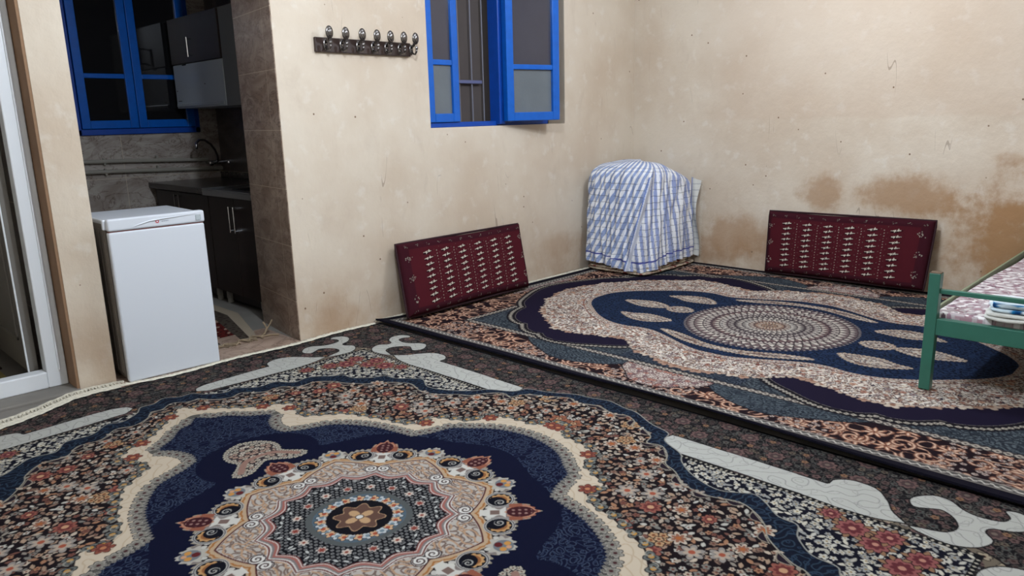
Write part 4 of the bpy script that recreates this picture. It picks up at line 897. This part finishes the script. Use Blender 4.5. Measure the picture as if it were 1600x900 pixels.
# loose white selvedge at the right hand side of the cloth
nx, ny = 22, 130; U, V = np.meshgrid(np.linspace(0, 1, nx), np.linspace(0, 1, ny)); X = -.055+.030*np.sin(V*5+U*2)*U-.01*U; Y = -.655-.004*V-.085*U*(.85+.15*np.sin(V*7)); X = X-.02+.02*U
Z = .10+V*.66-.03*U; c = np.zeros(U.shape+(3,)); c[:] = (.80, .80, .78); k = np.abs(((Z/.052) % 1)-.5) < .05; c[k] = (.60, .61, .64); c[U < .15] = np.array((150, 158, 196))/255.
grid_obj('selvedge', np.stack([X, Y, Z], -1).reshape(-1, 3), quads(ny, nx), m_check, c.reshape(-1, 3), parent=pile)
b = B(); g = random.Random(8)
for i in range(60): z = .10+.64*i/59; tube(b, [(-.052, -.735, z), (-.050, -.752-g.uniform(0, .010), z-.006)], .0012, 4)
part('selvedge_fringe', b, m_fringe, pile, kind='stuff')
# folded blankets showing below the cloth, each a thing
def blanket_cols(X, Y, seed):
    c = np.zeros(X.shape+(3,)); c[:] = (.70, .65, .57); N = waves(X, Y, .07, seed); c[N > .7] = (.42, .20, .19); c[N < -.9] = (.40, .36, .34); c[np.abs(N) < .12] = (.52, .40, .36); return c
m_blk = attr_mat('printed_blanket', .9, .1, .0, (200, .3))
for i in range(4):
    z0 = .023+.0205*i; n = 220; k = 9; a, t = np.meshgrid(np.linspace(0, 2*math.pi, n), np.linspace(-1, 1, k)); hx, hy = .395-.006*(i % 2)-.012*i, .300+.012*((i+1) % 2)-.008*i
    R_ = np.array([[sq(v, 7.) for v in a[0]]]*k); bul = .012*np.sqrt(np.clip(1-t*t, 0, 1)); wv = .004*np.sin(a*7+i*2)+.003*np.sin(a*15+i)
    X = bedc[0]-.012*(i % 2)+(hx+bul+wv)*R_*np.cos(a); Y = bedc[1]-.015+(hy+bul+wv)*R_*np.sin(a); Z = z0+.0105+.0095*t
    X = np.concatenate([X[:1]*0+bedc[0], X, X[:1]*0+bedc[0]]); Y = np.concatenate([Y[:1]*0+bedc[1], Y, Y[:1]*0+bedc[1]]); Z = np.concatenate([Z[:1], Z, Z[-1:]]); 
    c = blanket_cols(a*.35, t*.01+i*.3+a*0, 30+i); c = np.concatenate([c[:1], c, c[-1:]])
    grid_obj('folded_blanket', np.stack([X, Y, Z], -1).reshape(-1, 3), quads(k+2, n), m_blk, c.reshape(-1, 3), loc=(bedc[0], bedc[1], z0), label='%s of the four folded flowered blankets under the checked cloth' % ('lowest', 'second lowest', 'second highest', 'uppermost')[i], cat='blanket', group='folded blankets in the corner pile')

# ================================================================ bed
BX, BY = -2.082, -3.125
bed = thing('bed_frame', (-1.05, -3.55, 0), label='green steel bed frame with square posts at the right of the room', cat='bed')
for (x, y) in ((BX, BY), (-.045, BY), (BX, -4.02), (-.045, -4.02)):
    b = B(); box(b, x-.0235, x+.0235, y-.0235, y+.0235, .018, .565, .003); ps = part('post', b, m_green, bed)
    b = B(); box(b, x-.022, x+.022, y-.022, y+.022, .563, .568, .001); part('post_cap', b, mat('worn_brown_cap', (96, 78, 60), .7) if 'worn_brown_cap' not in bpy.data.materials else bpy.data.materials['worn_brown_cap'], ps)
for x in (BX, -.045):
    b = B(); box(b, x-.011, x+.011, -4.0, BY-.02, .473, .494, .003); part('end_rail', b, m_green, bed)
    b = B(); box(b, x-.018, x+.018, -4.0, BY-.02, .282, .358, .003); part('end_beam', b, m_green, bed)
m_green2 = mat('pale_green_rail', (128, 140, 112), .45, var=(9, .1))
for y in (BY+.010, -4.03):
    b = B(); box(b, BX+.02, -.06, y-.003, y+.009, .335, .384, .002); part('side_rail', b, m_green2, bed)
b = B(); box(b, BX+.02, -.06, -4.0, BY-.02, .325, .335); part('base_board', b, mat('bed_board', (96, 84, 72), .8), bed)
m_sheet = attr_mat('flowered_sheet', .85, .12, .0, (60, .3))
nx, ny = 520, 240; x0, x1, y0, y1 = BX+.027, -.075, -3.995, BY+.003; U, V = np.meshgrid(np.linspace(0, 1, nx), np.linspace(0, 1, ny)); X = x0+U*(x1-x0); Y = y0+V*(y1-y0)-.045*np.clip((U-.45)/.5, 0, 1)*np.clip((V-.75)/.25, 0, 1)*np.sin(np.clip((U-.35)/.65, 0, 1)*3.1)
e = np.minimum(np.minimum(X-X.min(), X.max()-X), np.minimum(V, 1-V)*(y1-y0)); Z = .345+.034*np.sqrt(np.clip(1-(1-np.clip(e/.014, 0, 1))**2, 0, 1))+.002*np.sin(X*23)*np.sin(Y*19)
g0 = np.random.RandomState(4); c = np.zeros(X.shape+(3,)); c[:] = (.70, .66, .67)
N = waves(X, Y, .10, 201); N2 = waves(X, Y, .06, 202); c[N2 > .45] = (.86, .84, .84); c[(N > .35) & (N2 < .3)] = (.54, .44, .48); c[(N < -.7) & (N2 < .6)] = (.60, .53, .54); c[np.abs(N2+.2) < .14] = (.62, .50, .53); c[waves(X, Y, .05, 203) > .95] = (.92, .91, .90); c[waves(X, Y, .045, 204) > 1.15] = (.42, .34, .38)
mt = thing('mattress', (-1.05, -3.55, .34), label='thin mattress with a white and mauve flowered sheet on the green bed', cat='mattress')
grid_obj('sheet', np.stack([X, Y, Z], -1).reshape(-1, 3), quads(ny, nx), m_sheet, c.reshape(-1, 3), parent=mt)
b = B(); box(b, x0+.012, x1-.012, y0+.012, y1-.065, .336, .365, .004); part('foam', b, mat('foam_grey', (150, 144, 140), .9), mt)
# folded cloths lying on the mattress
def folded(name, cx, cy, z, L, W, h, rot, col, spots, label, layers=2):
    n = 90; k = 13; obs = []
    t0 = thing(name, (cx, cy, z), label=label, cat='towel', group='folded towels on the bed')
    for j in range(layers):
        hh = h/layers; a, t = np.meshgrid(np.linspace(0, 2*math.pi, n), np.linspace(-1, 1, k)); R_ = np.array([[sq(v, 6.) for v in a[0]]]*k)
        bl = hh*.5*np.sqrt(np.clip(1-t*t, 0, 1)); lx, ly = (L/2-.008*j+bl+.004*np.sin(a*3+j))*R_*np.cos(a), (W/2-.006*j+bl+.004*np.sin(a*2+j))*R_*np.sin(a); Zz = z+hh*(j+.5)+hh*.46*t
        fac = [0., .35, .7, 1.]; X = np.concatenate([lx[:1]*f for f in fac[:-1]]+[lx]+[lx[-1:]*f for f in fac[:-1][::-1]]); Y = np.concatenate([ly[:1]*f for f in fac[:-1]]+[ly]+[ly[-1:]*f for f in fac[:-1][::-1]]); Z3 = np.concatenate([Zz[:1]]*3+[Zz]+[Zz[-1:]]*3)
        Z3 = Z3+.003*np.sin(X*40+j)*np.cos(Y*33); Xr = cx+X*math.cos(rot)-Y*math.sin(rot); Yr = cy+X*math.sin(rot)+Y*math.cos(rot); c = np.zeros(X.shape+(3,)); c[:] = np.array(col)/255.
        if spots is not None:
            N = waves(X*1.+j*.2, Y, .085, 300+j); c[N > .25] = np.array(spots[0])/255.; c[N > 1.0] = np.array(spots[1])/255.; c[N < -1.1] = np.array((176, 186, 196))/255.
        grid_obj('fold', np.stack([Xr, Yr, Z3], -1).reshape(-1, 3), quads(X.shape[0], n), m_sheet2, c.reshape(-1, 3), parent=t0)
m_sheet2 = attr_mat('towel_cotton', .9, .1, .0, (300, .3))
folded('folded_towel', -1.985, -3.50, .386, .20, .36, .032, .08, (206, 206, 200), None, 'plain white folded towel on the bed, lowest of the pile by the footboard')
folded('folded_towel', -1.975, -3.495, .421, .16, .32, .030, .14, (190, 206, 214), ((28, 110, 160), (16, 60, 110)), 'blue flowered folded towel lying on the plain white towel on the bed')
folded('folded_towel', -1.775, -3.47, .386, .15, .34, .036, .05, (214, 220, 226), None, 'white folded towel on the bed behind the blue flowered one', 1)
